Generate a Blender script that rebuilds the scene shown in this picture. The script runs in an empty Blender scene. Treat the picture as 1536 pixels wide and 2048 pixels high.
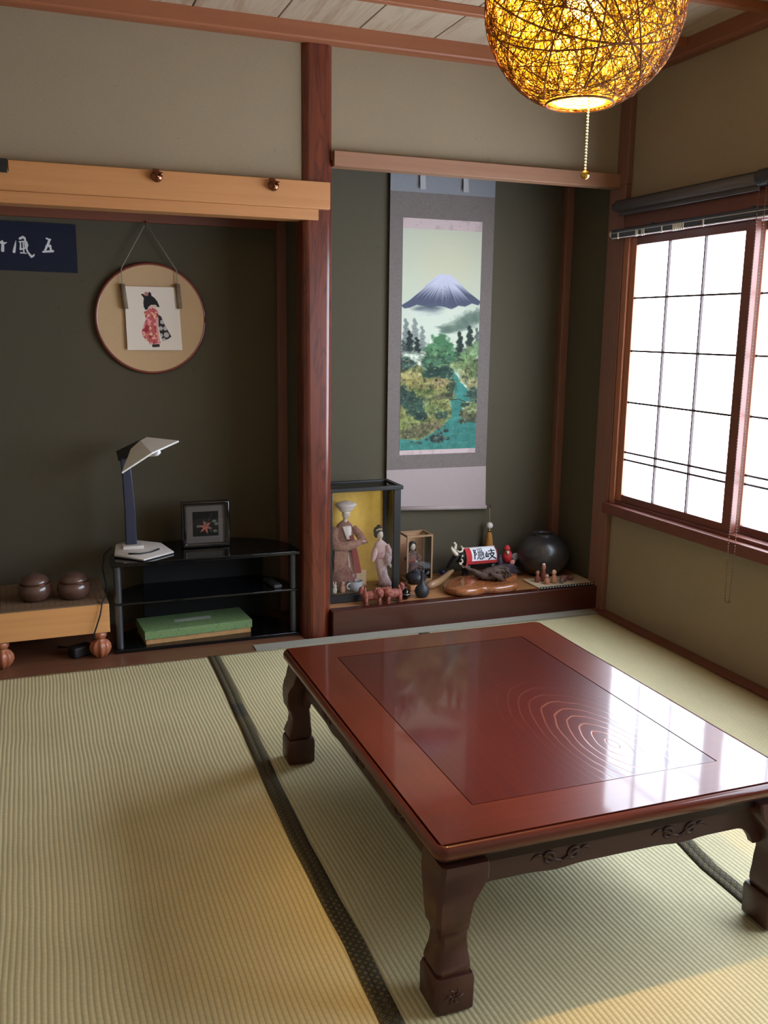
import bpy, bmesh, math, random
import numpy as np
from mathutils import Vector, Matrix
random.seed(7)
S = bpy.context.scene
COL = S.collection
PI = math.pi

# ------------------------------------------------------------------ colour + materials
def lin(c):
    c = c / 255.0
    return c / 12.92 if c <= 0.04045 else ((c + 0.055) / 1.055) ** 2.4
def rgb(r, g, b): return (lin(r), lin(g), lin(b), 1.0)
def mulc(c, k): return (min(c[0]*k, 1), min(c[1]*k, 1), min(c[2]*k, 1), 1)

class NT:
    def __init__(s, name):
        s.m = bpy.data.materials.new(name); s.m.use_nodes = True
        s.t = s.m.node_tree; s.n = s.t.nodes; s.l = s.t.links
        s.b = s.n['Principled BSDF']; s.out = s.n['Material Output']
    def new(s, ty, **k):
        x = s.n.new(ty)
        for a, v in k.items(): setattr(x, a, v)
        return x
    def link(s, a, b): s.l.new(a, b)
    def coord(s, scale=(1, 1, 1), rot=(0, 0, 0), loc=(0, 0, 0)):
        tc = s.new('ShaderNodeTexCoord'); mp = s.new('ShaderNodeMapping')
        mp.inputs['Scale'].default_value = scale; mp.inputs['Rotation'].default_value = rot; mp.inputs['Location'].default_value = loc
        s.link(tc.outputs['Object'], mp.inputs['Vector']); return mp.outputs['Vector']
    def noise(s, vec, scale, detail=4, rough=.55, dist=0.0):
        x = s.new('ShaderNodeTexNoise'); x.inputs['Scale'].default_value = scale; x.inputs['Detail'].default_value = detail
        x.inputs['Roughness'].default_value = rough; x.inputs['Distortion'].default_value = dist
        s.link(vec, x.inputs['Vector']); return x.outputs['Fac']
    def ramp(s, fac, stops):
        x = s.new('ShaderNodeValToRGB'); e = x.color_ramp.elements
        while len(e) < len(stops): e.new(0.5)
        for i, (p, c) in enumerate(stops): e[i].position = p; e[i].color = c
        s.link(fac, x.inputs['Fac']); return x.outputs['Color']
    def mix(s, fac, a, b, mode='MIX'):
        x = s.new('ShaderNodeMix', data_type='RGBA', blend_type=mode)
        for k, v in ((0, fac), (6, a), (7, b)):
            if isinstance(v, (int, float, tuple)): x.inputs[k].default_value = v
            else: s.link(v, x.inputs[k])
        return x.outputs[2]
    def bump(s, h, strength, dist, normal=None):
        x = s.new('ShaderNodeBump'); x.inputs['Strength'].default_value = strength; x.inputs['Distance'].default_value = dist
        s.link(h, x.inputs['Height'])
        if normal is not None: s.link(normal, x.inputs['Normal'])
        s.link(x.outputs['Normal'], s.b.inputs['Normal']); return x.outputs['Normal']
    def set(s, **k):
        for a, v in k.items():
            n = {'rough': 'Roughness', 'metal': 'Metallic', 'spec': 'Specular IOR Level', 'coat': 'Coat Weight', 'coatr': 'Coat Roughness', 'trans': 'Transmission Weight', 'sheen': 'Sheen Weight', 'ior': 'IOR', 'alpha': 'Alpha'}[a]
            s.b.inputs[n].default_value = v

def plain(name, c, rough=.5, var=.12, scale=30, bump=0.0, **k):
    t = NT(name); v = t.coord()
    f = t.noise(v, scale, 3)
    t.link(t.ramp(f, [(.3, mulc(c, 1 - var)), (.7, mulc(c, 1 + var))]), t.b.inputs['Base Color'])
    t.set(rough=rough, **k)
    if bump: t.bump(f, bump, .002)
    return t.m

def wood(name, c1, c2, rough=.4, axis='X', fine=40, stretch=.06, coat=0, coatr=.1, bump=.05, big=6):
    t = NT(name)
    sc = [1, 1, 1]; sc['XYZ'.index(axis)] = stretch
    v = t.coord(tuple(sc))
    f1 = t.noise(v, fine, 5, .6, .4); f2 = t.noise(v, big, 3, .5, 1.2)
    a = t.ramp(f1, [(.3, c1), (.7, c2)])
    col = t.mix(.55, a, t.ramp(f2, [(.32, c1), (.68, c2)]))
    t.link(col, t.b.inputs['Base Color']); t.set(rough=rough, coat=coat, coatr=coatr)
    if bump: t.bump(f1, bump, .002)
    return t.m

def plaster(name, c, grain=260, var=.10, bump=.35):
    t = NT(name); v = t.coord()
    f = t.noise(v, grain, 3, .7); g = t.noise(v, 2.2, 4, .6); h = t.noise(v, 24, 3, .7)
    col = t.mix(.5, t.ramp(f, [(.3, mulc(c, 1 - 1.5*var)), (.7, mulc(c, 1 + var))]), t.ramp(g, [(.3, mulc(c, 1 - .8*var)), (.7, mulc(c, 1 + .6*var))]))
    sp = t.ramp(h, [(.22, (.75, .75, .70, 1)), (.33, (1, 1, 1, 1))])
    t.link(t.mix(1.0, col, sp, 'MULTIPLY'), t.b.inputs['Base Color']); t.set(rough=.93, spec=.2)
    t.bump(f, bump, .003); return t.m

def vcol(name, rough=.7, attr='paint', coat=0, grain=0.0):
    t = NT(name); a = t.new('ShaderNodeAttribute', attribute_name=attr)
    t.link(a.outputs['Color'], t.b.inputs['Base Color']); t.set(rough=rough, spec=.25, coat=coat)
    if grain: t.bump(t.noise(t.coord(), 900, 2), grain, .0006)
    return t.m

def emit(name, c, strength):
    t = NT(name); e = t.new('ShaderNodeEmission'); e.inputs['Color'].default_value = c; e.inputs['Strength'].default_value = strength
    t.link(e.outputs[0], t.out.inputs['Surface']); return t.m

def glass(name, tint=(1, 1, 1, 1), refl=.06):
    """Thin pane: mostly clear, with a Fresnel mirror."""
    t = NT(name); tr = t.new('ShaderNodeBsdfTransparent'); tr.inputs['Color'].default_value = tint
    gl = t.new('ShaderNodeBsdfGlossy'); gl.inputs['Roughness'].default_value = .02
    fr = t.new('ShaderNodeLayerWeight'); fr.inputs['Blend'].default_value = .25
    mx = t.new('ShaderNodeMixShader'); t.link(fr.outputs['Fresnel'], mx.inputs[0])
    t.link(tr.outputs[0], mx.inputs[1]); t.link(gl.outputs[0], mx.inputs[2]); t.link(mx.outputs[0], t.out.inputs['Surface'])
    return t.m

M = {}
M['wall'] = plaster('sand_plaster', rgb(143, 128, 106))
M['dark_plaster'] = plaster('olive_plaster', rgb(83, 77, 63), var=.08)
M['post'] = None
def post_mat():
    t = NT('lacquered_post_wood'); v = t.coord((1, 1, .055))
    f = t.noise(v, 26, 5, .6, .8); g = t.noise(t.coord((1, 1, .12)), 13, 2, .5, 2.2)
    base = t.ramp(f, [(.25, rgb(79, 29, 16)), (.75, rgb(113, 49, 26))])
    fig = t.ramp(g, [(.42, (1, 1, 1, 1)), (.49, (.42, .32, .3, 1)), (.53, (.9, .85, .8, 1)), (.62, (1, 1, 1, 1))])
    t.link(t.mix(.75, base, fig, 'MULTIPLY'), t.b.inputs['Base Color']); t.set(rough=.36, spec=.3, coat=.65, coatr=.2)
    return t.m
M['post'] = post_mat()
M['pale_beam'] = wood('pale_cypress', rgb(169, 113, 66), rgb(185, 131, 80), .5, 'X', 60, .03)
M['lintel'] = wood('dull_pink_cedar', rgb(136, 96, 71), rgb(152, 110, 84), .55, 'X', 60, .04)
M['cornice'] = wood('cedar_cornice', rgb(132, 76, 47), rgb(148, 90, 58), .55, 'X', 60, .04)
M['corniceY'] = wood('cedar_cornice_side', rgb(117, 69, 49), rgb(132, 81, 58), .55, 'Y', 60, .04)
M['fusuma'] = plaster('tan_sliding_paper', rgb(143, 130, 110), 200, .03, .05)
M['rear'] = plaster('pale_rear_paper', rgb(186, 177, 162), 200, .03, .05)
M['trim'] = wood('dark_cedar', rgb(112, 76, 66), rgb(132, 90, 76), .5, 'Z', 50, .05)
M['trimY'] = wood('window_cedar', rgb(96, 53, 42), rgb(115, 64, 50), .38, 'Y', 50, .05)
M['jamb'] = wood('lit_window_cedar', rgb(150, 92, 66), rgb(172, 108, 78), .45, 'Z', 50, .05)  # paler copy of the window cedar, daylight on jambs and stiles painted in
M['trimX'] = wood('alcove_rail_cedar', rgb(101, 52, 34), rgb(121, 66, 43), .5, 'X', 50, .05)
M['muntin'] = plain('dark_muntin', rgb(58, 36, 32), .6)
M['sill'] = wood('lacquered_sill', rgb(52, 20, 13), rgb(72, 30, 19), .3, 'X', 50, .03, .12, .2)
M['tokofloor'] = wood('keyaki_board', rgb(148, 100, 61), rgb(168, 119, 76), .35, 'X', 24, .08, .3, .2)
M['alcovefloor'] = wood('brown_board', rgb(98, 64, 46), rgb(122, 80, 56), .45, 'X', 30, .05, .2, .2)

def ceiling_mat():
    t = NT('ceiling_boards'); v = t.coord((1, .07, 1))
    f = t.noise(v, 12, 5, .65, 1.6)
    a = t.ramp(f, [(.28, rgb(158, 138, 115)), (.5, rgb(174, 156, 134)), (.62, rgb(154, 130, 107)), (.75, rgb(178, 160, 138))])
    t.link(a, t.b.inputs['Base Color']); t.set(rough=.6); t.bump(f, .1, .002); return t.m
M['ceiling'] = ceiling_mat()

def rush_mat():
    t = NT('woven_rush'); tc = t.new('ShaderNodeTexCoord')
    nv = t.new('ShaderNodeTexNoise'); nv.inputs['Scale'].default_value = 1.6; nv.inputs['Detail'].default_value = 2
    t.link(tc.outputs['Object'], nv.inputs['Vector'])
    sb = t.new('ShaderNodeVectorMath', operation='SUBTRACT'); t.link(nv.outputs['Color'], sb.inputs[0]); sb.inputs[1].default_value = (.5, .5, .5)
    sc = t.new('ShaderNodeVectorMath', operation='SCALE'); t.link(sb.outputs[0], sc.inputs[0]); sc.inputs['Scale'].default_value = .035
    ad = t.new('ShaderNodeVectorMath', operation='ADD'); t.link(tc.outputs['Object'], ad.inputs[0]); t.link(sc.outputs[0], ad.inputs[1])
    mp = t.new('ShaderNodeMapping'); mp.inputs['Rotation'].default_value = (0, 0, PI/2); t.link(ad.outputs[0], mp.inputs['Vector'])
    RW = .0125
    wv = t.new('ShaderNodeTexWave', wave_type='BANDS', bands_direction='Y', wave_profile='SIN'); wv.inputs['Scale'].default_value = 2*PI/(20*RW)
    t.link(mp.outputs[0], wv.inputs['Vector'])
    br = t.new('ShaderNodeTexBrick', offset=.5, offset_frequency=2, squash=1.0)
    for k, v in (('Scale', 1.0), ('Mortar Size', .0016), ('Mortar Smooth', 1.0), ('Bias', 0.0), ('Brick Width', .017), ('Row Height', RW)): br.inputs[k].default_value = v
    br.inputs['Color1'].default_value = (1, 1, 1, 1); br.inputs['Color2'].default_value = (.96, .96, .95, 1); br.inputs['Mortar'].default_value = (.86, .85, .82, 1)
    t.link(mp.outputs[0], br.inputs['Vector'])
    v = t.coord((1, 1, 1)); g = t.noise(v, 2.0, 4, .6); h = t.noise(t.coord((6, 90, 1)), 6, 3, .7)
    base = t.ramp(wv.outputs['Fac'], [(.0, rgb(184, 174, 136)), (.35, rgb(207, 197, 156)), (1.0, rgb(213, 203, 162))])
    cc = t.mix(1.0, base, br.outputs['Color'], 'MULTIPLY')
    cc = t.mix(1.0, cc, t.ramp(g, [(.3, (.88, .88, .86, 1)), (.7, (1, 1, 1, 1))]), 'MULTIPLY')
    cc = t.mix(1.0, cc, t.ramp(h, [(.3, (.90, .90, .90, 1)), (.7, (1, 1, 1, 1))]), 'MULTIPLY')
    t.link(cc, t.b.inputs['Base Color']); t.set(rough=.7, spec=.3)
    t.bump(wv.outputs['Fac'], .42, .0022)
    return t.m
M['rush'] = rush_mat()

def heri_mat():
    t = NT('mat_edging_cloth'); v = t.coord((1, 1, 1), (0, 0, PI/4))
    br = t.new('ShaderNodeTexChecker'); br.inputs['Scale'].default_value = 75
    br.inputs['Color1'].default_value = rgb(60, 58, 50); br.inputs['Color2'].default_value = rgb(78, 72, 54); t.link(v, br.inputs['Vector'])
    vo = t.new('ShaderNodeTexVoronoi', feature='F1', distance='CHEBYCHEV'); vo.inputs['Scale'].default_value = 70; vo.inputs['Randomness'].default_value = 0.0
    t.link(v, vo.inputs['Vector'])
    dots = t.ramp(vo.outputs['Distance'], [(.14, rgb(62, 60, 52)), (.17, rgb(112, 98, 62)), (.27, rgb(112, 98, 62)), (.31, rgb(56, 55, 50)), (.44, rgb(56, 55, 50)), (.49, rgb(96, 84, 56))])
    t.link(dots, t.b.inputs['Base Color']); t.set(rough=.85, spec=.2); t.bump(t.noise(v, 700, 2), .4, .001); return t.m
M['heri'] = heri_mat()
M['grey_cloth'] = plain('grey_hem_cloth', rgb(138, 134, 122), .9, .15, 400, .4)

def table_frame_mat(name, axis):
    t = NT(name); sc = [1, 1, 1]; sc['XY'.index(axis)] = .05
    v = t.coord(tuple(sc)); f = t.noise(v, 60, 5, .6, .5); g = t.noise(t.coord(), 5, 3)
    c = t.mix(.5, t.ramp(f, [(.3, rgb(76, 27, 12)), (.7, rgb(93, 38, 20))]), t.ramp(g, [(.3, rgb(79, 29, 14)), (.7, rgb(92, 37, 18))]))
    t.link(c, t.b.inputs['Base Color']); t.set(rough=.3, spec=.2, coat=.5, coatr=.06); return t.m
M['tframeX'] = table_frame_mat('table_rail_x', 'X'); M['tframeY'] = table_frame_mat('table_rail_y', 'Y')
def table_panel_mat():
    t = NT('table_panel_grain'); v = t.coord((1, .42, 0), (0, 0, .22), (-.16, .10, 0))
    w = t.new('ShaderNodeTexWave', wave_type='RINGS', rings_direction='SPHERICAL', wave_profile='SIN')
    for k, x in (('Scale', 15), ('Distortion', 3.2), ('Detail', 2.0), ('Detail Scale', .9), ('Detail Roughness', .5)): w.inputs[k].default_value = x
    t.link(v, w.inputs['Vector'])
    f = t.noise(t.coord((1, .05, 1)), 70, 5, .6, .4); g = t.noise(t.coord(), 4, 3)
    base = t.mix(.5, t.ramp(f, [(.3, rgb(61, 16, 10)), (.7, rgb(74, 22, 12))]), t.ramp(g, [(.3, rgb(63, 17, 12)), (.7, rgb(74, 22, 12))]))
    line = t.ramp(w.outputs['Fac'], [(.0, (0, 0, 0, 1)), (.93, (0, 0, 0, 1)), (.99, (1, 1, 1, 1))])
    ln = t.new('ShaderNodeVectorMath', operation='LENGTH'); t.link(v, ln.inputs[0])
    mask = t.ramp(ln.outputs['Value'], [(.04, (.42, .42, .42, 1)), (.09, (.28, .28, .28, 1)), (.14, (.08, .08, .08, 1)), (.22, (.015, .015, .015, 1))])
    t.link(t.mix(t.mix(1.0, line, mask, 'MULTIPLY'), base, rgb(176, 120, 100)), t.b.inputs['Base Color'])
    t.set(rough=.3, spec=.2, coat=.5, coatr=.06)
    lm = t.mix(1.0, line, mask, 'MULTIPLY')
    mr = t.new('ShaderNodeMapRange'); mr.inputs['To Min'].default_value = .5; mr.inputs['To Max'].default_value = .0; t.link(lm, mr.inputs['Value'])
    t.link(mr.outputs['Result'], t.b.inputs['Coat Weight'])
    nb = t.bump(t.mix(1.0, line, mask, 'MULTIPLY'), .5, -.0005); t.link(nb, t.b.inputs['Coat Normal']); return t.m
M['tpanel'] = table_panel_mat()
M['under'] = plain('under_moulding_shade', rgb(44, 18, 16), .35)  # shade of the undercut is put into this dark colour
M['tleg'] = wood('table_leg_wood', rgb(54, 22, 15), rgb(72, 32, 20), .45, 'Z', 50, .06, .1, .2)
M['tapron'] = wood('table_apron_wood', rgb(49, 25, 20), rgb(63, 32, 25), .55, 'X', 50, .06, .0, .25)
M['black'] = plain('black_lacquer', rgb(22, 22, 26), .25, .1, 20, 0, coat=.4)
M['black_matte'] = plain('matte_black', rgb(28, 28, 30), .6)
M['brass'] = plain('bronze', rgb(128, 82, 60), .22, .2, 60, 0, metal=1)
M['gold'] = plain('brass_ball', rgb(200, 160, 70), .18, .05, 60, 0, metal=1)
M['steel'] = plain('grey_metal', rgb(150, 152, 156), .35, .05, 60, 0, metal=1)
M['white'] = plain('white_plastic', rgb(226, 226, 222), .4, .03)
M['chain'] = plain('pale_chain', rgb(206, 204, 190), .35, .03)

# ------------------------------------------------------------------ mesh builder
class MB:
    def __init__(s): s.v = []; s.f = []
    def add(s, vs, fs):
        o = len(s.v); s.v += [tuple(x) for x in vs]; s.f += [tuple(i + o for i in f) for f in fs]; return s
    def box(s, x0, x1, y0, y1, z0, z1):
        return s.add([(x0,y0,z0),(x1,y0,z0),(x1,y1,z0),(x0,y1,z0),(x0,y0,z1),(x1,y0,z1),(x1,y1,z1),(x0,y1,z1)],
                     [(0,3,2,1),(4,5,6,7),(0,1,5,4),(1,2,6,5),(2,3,7,6),(3,0,4,7)])
    def prism(s, poly, ax, lo, hi):
        """poly: 2D points of the two other axes (in x,y,z order)."""
        n = len(poly); mk = {0: lambda a, b, c: (c, a, b), 1: lambda a, b, c: (a, c, b), 2: lambda a, b, c: (a, b, c)}[ax]
        vs = [mk(a, b, lo) for a, b in poly] + [mk(a, b, hi) for a, b in poly]
        fs = [tuple(range(n))[::-1], tuple(range(n, 2*n))] + [(i, (i+1) % n, n + (i+1) % n, n + i) for i in range(n)]
        return s.add(vs, fs)
    def loft(s, rings, caps=True, closed=True):
        n = len(rings[0]); vs = [p for r in rings for p in r]; fs = []
        for k in range(len(rings) - 1):
            for i in range(n if closed else n - 1):
                j = (i + 1) % n; fs.append((k*n+i, k*n+j, (k+1)*n+j, (k+1)*n+i))
        if caps: fs += [tuple(range(n))[::-1], tuple(range((len(rings)-1)*n, len(rings)*n))]
        return s.add(vs, fs)
    def lathe(s, prof, c=(0, 0, 0), n=32, caps=True, sx=1, sy=1):
        return s.loft([[(c[0] + r*sx*math.cos(2*PI*i/n), c[1] + r*sy*math.sin(2*PI*i/n), c[2] + z) for i in range(n)] for r, z in prof], caps)
    def tube(s, pts, r, n=8, caps=True):
        pts = [Vector(p) for p in pts]; rs = r if isinstance(r, (list, tuple)) else [r]*len(pts)
        rings = []; t0 = None; nrm = None
        for i, p in enumerate(pts):
            t = (pts[min(i+1, len(pts)-1)] - pts[max(i-1, 0)]).normalized()
            if nrm is None:
                a = Vector((0, 0, 1)) if abs(t.z) < .9 else Vector((1, 0, 0)); nrm = t.cross(a).normalized()
            else:
                nrm = (nrm - t * nrm.dot(t)); nrm = nrm.normalized() if nrm.length > 1e-6 else t.orthogonal().normalized()
            b = t.cross(nrm)
            rings.append([p + (nrm*math.cos(2*PI*k/n) + b*math.sin(2*PI*k/n))*rs[i] for k in range(n)])
        return s.loft(rings, caps)
    def ball(s, c, rx, ry=None, rz=None, n=16, m=10, rot=None):
        ry = ry or rx; rz = rz or rx; rings = []
        for k in range(m + 1):
            ph = -PI/2 + PI*(k + .0)/m; ph = max(-PI/2 + .03, min(PI/2 - .03, ph))
            ring = [Vector((rx*math.cos(ph)*math.cos(2*PI*i/n), ry*math.cos(ph)*math.sin(2*PI*i/n), rz*math.sin(ph))) for i in range(n)]
            if rot is not None: ring = [rot @ q for q in ring]
            rings.append([Vector(c) + q for q in ring])
        return s.loft(rings)
    def build(s, name, mat, parent=None, smooth=False, bevel=0, seg=2, sub=0, loc=None):
        me = bpy.data.meshes.new(name); me.from_pydata(s.v, [], s.f); me.validate()
        bm = bmesh.new(); bm.from_mesh(me); bmesh.ops.recalc_face_normals(bm, faces=bm.faces); bm.to_mesh(me); bm.free()
        me.materials.append(mat)
        if smooth:
            me.polygons.foreach_set('use_smooth', [True]*len(me.polygons))
        o = bpy.data.objects.new(name, me); COL.objects.link(o)
        if parent is not None: o.parent = parent
        if loc: o.location = loc
        if bevel:
            b = o.modifiers.new('bevel', 'BEVEL'); b.width = bevel; b.segments = seg; b.limit_method = 'ANGLE'; b.angle_limit = .6; b.harden_normals = False
            me.polygons.foreach_set('use_smooth', [True]*len(me.polygons))
            try: me.set_sharp_from_angle(angle=.7)
            except Exception: pass
        if sub:
            q = o.modifiers.new('sub', 'SUBSURF'); q.levels = sub; q.render_levels = sub
        return o

def thing(name, label, cat, loc=(0, 0, 0), rz=0, group=None):
    o = bpy.data.objects.new(name, None); COL.objects.link(o); o.location = loc; o.rotation_euler = (0, 0, rz); o.empty_display_size = .05
    return tag(o, label, cat, group)
def tag(o, label, cat, group=None):
    o['label'] = label; o['category'] = cat
    if group: o['group'] = group
    return o
def struct(o): o['kind'] = 'structure'; return o
def bx(name, x0, x1, y0, y1, z0, z1, mat, parent=None, bevel=0, seg=2):
    return MB().box(x0, x1, y0, y1, z0, z1).build(name, mat, parent, bevel=bevel, seg=seg)

# ------------------------------------------------------------------ little painter (colours of printed / painted surfaces)
class Paint:
    def __init__(s, w, h, c):
        s.w, s.h = w, h; s.a = np.zeros((h, w, 3)); s.a[:] = np.array(c, float)
        s.y, s.x = np.mgrid[0:h, 0:w].astype(float); s.rng = np.random.default_rng(3)
    def blend(s, m, c): m = np.clip(m, 0, 1)[..., None]; s.a = s.a*(1 - m) + np.array(c, float)*m
    def noise(s, sx, sy, seed=0, octaves=3):
        rng = np.random.default_rng(seed); out = np.zeros((s.h, s.w)); amp = 1; tot = 0
        for o in range(octaves):
            gx, gy = int(s.w/sx*2**o) + 3, int(s.h/sy*2**o) + 3; g = rng.random((gy, gx))
            u = s.x/sx*2**o; v = s.y/sy*2**o; i = u.astype(int); j = v.astype(int); fu = u - i; fv = v - j
            fu = fu*fu*(3 - 2*fu); fv = fv*fv*(3 - 2*fv)
            out += amp*((g[j, i]*(1-fu) + g[j, i+1]*fu)*(1-fv) + (g[j+1, i]*(1-fu) + g[j+1, i+1]*fu)*fv); tot += amp; amp *= .5
        return out/tot
    def poly(s, pts, c, soft=.7, alpha=1):
        """Even-odd polygon fill with a soft edge."""
        ins = np.zeros((s.h, s.w), bool); d = np.full((s.h, s.w), 1e9); n = len(pts)
        for k in range(n):
            (x0, y0), (x1, y1) = pts[k], pts[(k+1) % n]
            if y0 != y1:
                cr = ((y0 > s.y) != (y1 > s.y)) & (s.x < (x1 - x0)*(s.y - y0)/(y1 - y0) + x0); ins ^= cr
            dx, dy = x1 - x0, y1 - y0; L = dx*dx + dy*dy + 1e-9
            t = np.clip(((s.x - x0)*dx + (s.y - y0)*dy)/L, 0, 1); d = np.minimum(d, np.hypot(s.x - x0 - t*dx, s.y - y0 - t*dy))
        sd = np.where(ins, d, -d); m = np.clip(sd/soft + .5, 0, 1)*alpha; s.blend(m, c); return m
    def blob(s, cx, cy, rx, ry, c, alpha=1, soft=.35, wob=0, seed=1):
        r = np.hypot((s.x - cx)/rx, (s.y - cy)/ry)
        if wob: r = r + wob*(s.noise(max(rx*.6, 3), max(ry*.6, 3), seed) - .5)
        m = np.clip((1 - r)/soft + .5, 0, 1)*alpha; s.blend(m, c); return m
    def stroke(s, pts, r, c, soft=.8, alpha=1):
        rs = r if isinstance(r, (list, tuple)) else [r]*len(pts); m = np.zeros((s.h, s.w))
        for k in range(len(pts) - 1):
            (x0, y0), (x1, y1) = pts[k], pts[k+1]; dx, dy = x1 - x0, y1 - y0; L = dx*dx + dy*dy + 1e-9
            t = np.clip(((s.x - x0)*dx + (s.y - y0)*dy)/L, 0, 1); d = np.hypot(s.x - x0 - t*dx, s.y - y0 - t*dy) - (rs[k]*(1-t) + rs[k+1]*t)
            m = np.maximum(m, np.clip(.5 - d/soft, 0, 1))
        s.blend(m*alpha, c)
    def build(s, name, fn, mat, parent=None, back=None):
        """Grid mesh; fn(u, v) with u to the right, v downwards -> point. back: offset vector that closes it into a slab."""
        w, h = s.w, s.h
        u = np.linspace(0, 1, w + 1); v = np.linspace(0, 1, h + 1)
        vs = [fn(a, b) for b in v for a in u]; W = w + 1
        fs = [(j*W + i, (j+1)*W + i, (j+1)*W + i + 1, j*W + i + 1) for j in range(h) for i in range(w)]
        cols = np.array([lin(k) for k in range(256)])
        flat = cols[np.clip(s.a, 0, 255).astype(int)].reshape(-1, 3)
        if back is not None:
            bv = Vector(back); rim = [i for i in range(W)] + [j*W + w for j in range(1, h + 1)] + [h*W + i for i in range(w - 1, -1, -1)] + [j*W for j in range(h - 1, 0, -1)]
            o = len(vs); vs += [tuple(Vector(vs[i]) + bv) for i in rim]; n = len(rim)
            ex = [(rim[i], rim[(i+1) % n], o + (i+1) % n, o + i) for i in range(n)] + [tuple(range(o, o + n))]
            fs += ex; edge = flat.mean(0); flat = np.vstack([flat, np.tile(edge, (len(ex), 1))])
        me = bpy.data.meshes.new(name); me.from_pydata(vs, [], fs)
        at = me.attributes.new('paint', 'FLOAT_COLOR', 'CORNER')
        cnt = np.array([len(f) for f in fs]); buf = np.ones((cnt.sum(), 4), np.float32); buf[:, :3] = np.repeat(flat, cnt, axis=0)
        at.data.foreach_set('color', buf.ravel()); me.materials.append(mat); me.update()
        ob = bpy.data.objects.new(name, me); COL.objects.link(ob)
        if parent is not None: ob.parent = parent
        return ob
# ================================================================== THE ROOM
XL, XR, YB = -1.46, 1.38, -4.05       # left wall, right wall plaster, wall behind
AL_Y, TK_Y = .47, .45                 # back walls of the two alcoves
CZ = 2.49
struct(bx('floor', XL - .1, XR + .1, YB - .1, .62, -.08, -.012, M['alcovefloor']))
# board along the right wall and the brown board in front of / under the left recess
struct(bx('trim_1', 1.318, XR, YB, -.0, -.012, .006, M['trimY'], bevel=.002))
struct(bx('trim_2', XL, -.128, -.079, AL_Y, -.012, .0, M['alcovefloor']))
# ceiling: boards run front to back, battens across
mb = MB(); xs = [-1.6, -1.195, -.874, -.552, -.230, .098, .417, .74, 1.06, 1.42]
for a, b in zip(xs[:-1], xs[1:]): mb.box(a + .0025, b - .0025, YB - .1, .12, CZ, CZ + .02)
ceil = struct(mb.build('ceiling', M['ceiling'], bevel=.002))
struct(bx('ceiling_backing', -1.6, 1.5, YB - .1, .6, CZ + .018, CZ + .05, M['trimX'])).name = 'ceiling_2'
for k, y in enumerate((-.42, -.86, -1.30, -1.74, -2.18, -2.62, -3.06, -3.5)):
    struct(bx('trim_%d' % (3 + k), XL, XR, y - .016, y + .016, CZ - .03, CZ, M['cornice'], bevel=.003))
# cornice along back and right wall
def prof_cornice(name, back):
    if back: p = MB().prism([(-.028, CZ), (-.028, 2.437), (-.022, 2.431), (-.022, 2.424), (.05, 2.424), (.05, CZ)], 0, XL, XR)
    else: p = MB().prism([(1.335, CZ), (1.335, 2.437), (1.342, 2.431), (1.342, 2.422), (1.40, 2.422), (1.40, CZ)], 1, YB, .05)
    return struct(p.build(name, M['cornice' if back else 'corniceY']))
prof_cornice('trim_11', True); prof_cornice('trim_12', False)

# walls
struct(bx('wall_left', XL - .1, XL, YB, .0, -.05, CZ + .03, M['fusuma']))
struct(bx('wall_left_alcove', XL - .1, XL, .0, .6, -.05, CZ + .03, M['dark_plaster']))
struct(bx('wall_rear', XL - .1, XR + .2, YB - .1, YB, -.05, CZ + .03, M['rear']))
struct(bx('wall_back_upper_left', XL, -.12, .022, .10, 1.86, 2.45, M['wall'])).name = 'wall_back'
struct(bx('wall_back', -.01, XR + .02, .018, .09, 2.0, 2.45, M['wall'])).name = 'wall_upper'
# right wall with the window opening
WY0, WY1, WZ0, WZ1 = -3.46, -.062, .54, 1.80
mb = MB(); mb.box(XR, XR + .12, YB, WY0, -.05, CZ); mb.box(XR, XR + .12, WY0, .0, WZ1, CZ); mb.box(XR, XR + .12, WY0, WY1, -.05, WZ0)
mb.box(XR, XR + .12, WY1, .0, -.05, WZ1)
struct(mb.build('wall_right', M['wall']))
# alcoves
struct(bx('wall_alcove_back', XL, -.05, AL_Y, AL_Y + .06, -.05, 2.0, M['dark_plaster']))
mb = MB(); mb.box(-.085, -.03, .10, AL_Y, -.05, 2.45)
struct(mb.build('wall_partition', M['dark_plaster']))
struct(bx('ceiling_alcove', XL, -.085, .03, AL_Y, 1.855, 1.875, M['trimX'])).name = 'ceiling_3'
struct(bx('trim_13', XL, -.085, AL_Y - .022, AL_Y, 1.765, 1.856, M['trimX'], bevel=.002))
struct(bx('trim_14', -.125, -.083, AL_Y - .045, AL_Y, .0, 1.8, M['trim'], bevel=.003))
struct(bx('wall_tokonoma_back', -.03, XR + .1, TK_Y, TK_Y + .06, -.05, CZ, M['dark_plaster']))
struct(bx('wall_tokonoma_side', XR, XR + .1, .0, TK_Y + .05, -.05, CZ, M['dark_plaster']))
struct(bx('ceiling_tokonoma', -.03, XR, .03, TK_Y, 2.40, 2.42, M['trimX'])).name = 'ceiling_4'
struct(bx('trim_15', 1.338, XR, TK_Y - .042, TK_Y, .11, 2.4, M['trim'], bevel=.003))
struct(bx('floor_tokonoma', .0, XR, .02, TK_Y, .085, .115, M['tokofloor'])).name = 'floor_2'
struct(MB().box(-.002, 1.366, -.012, .042, -.012, .116).build('trim_16', M['sill'], bevel=.006, seg=3))

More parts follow.
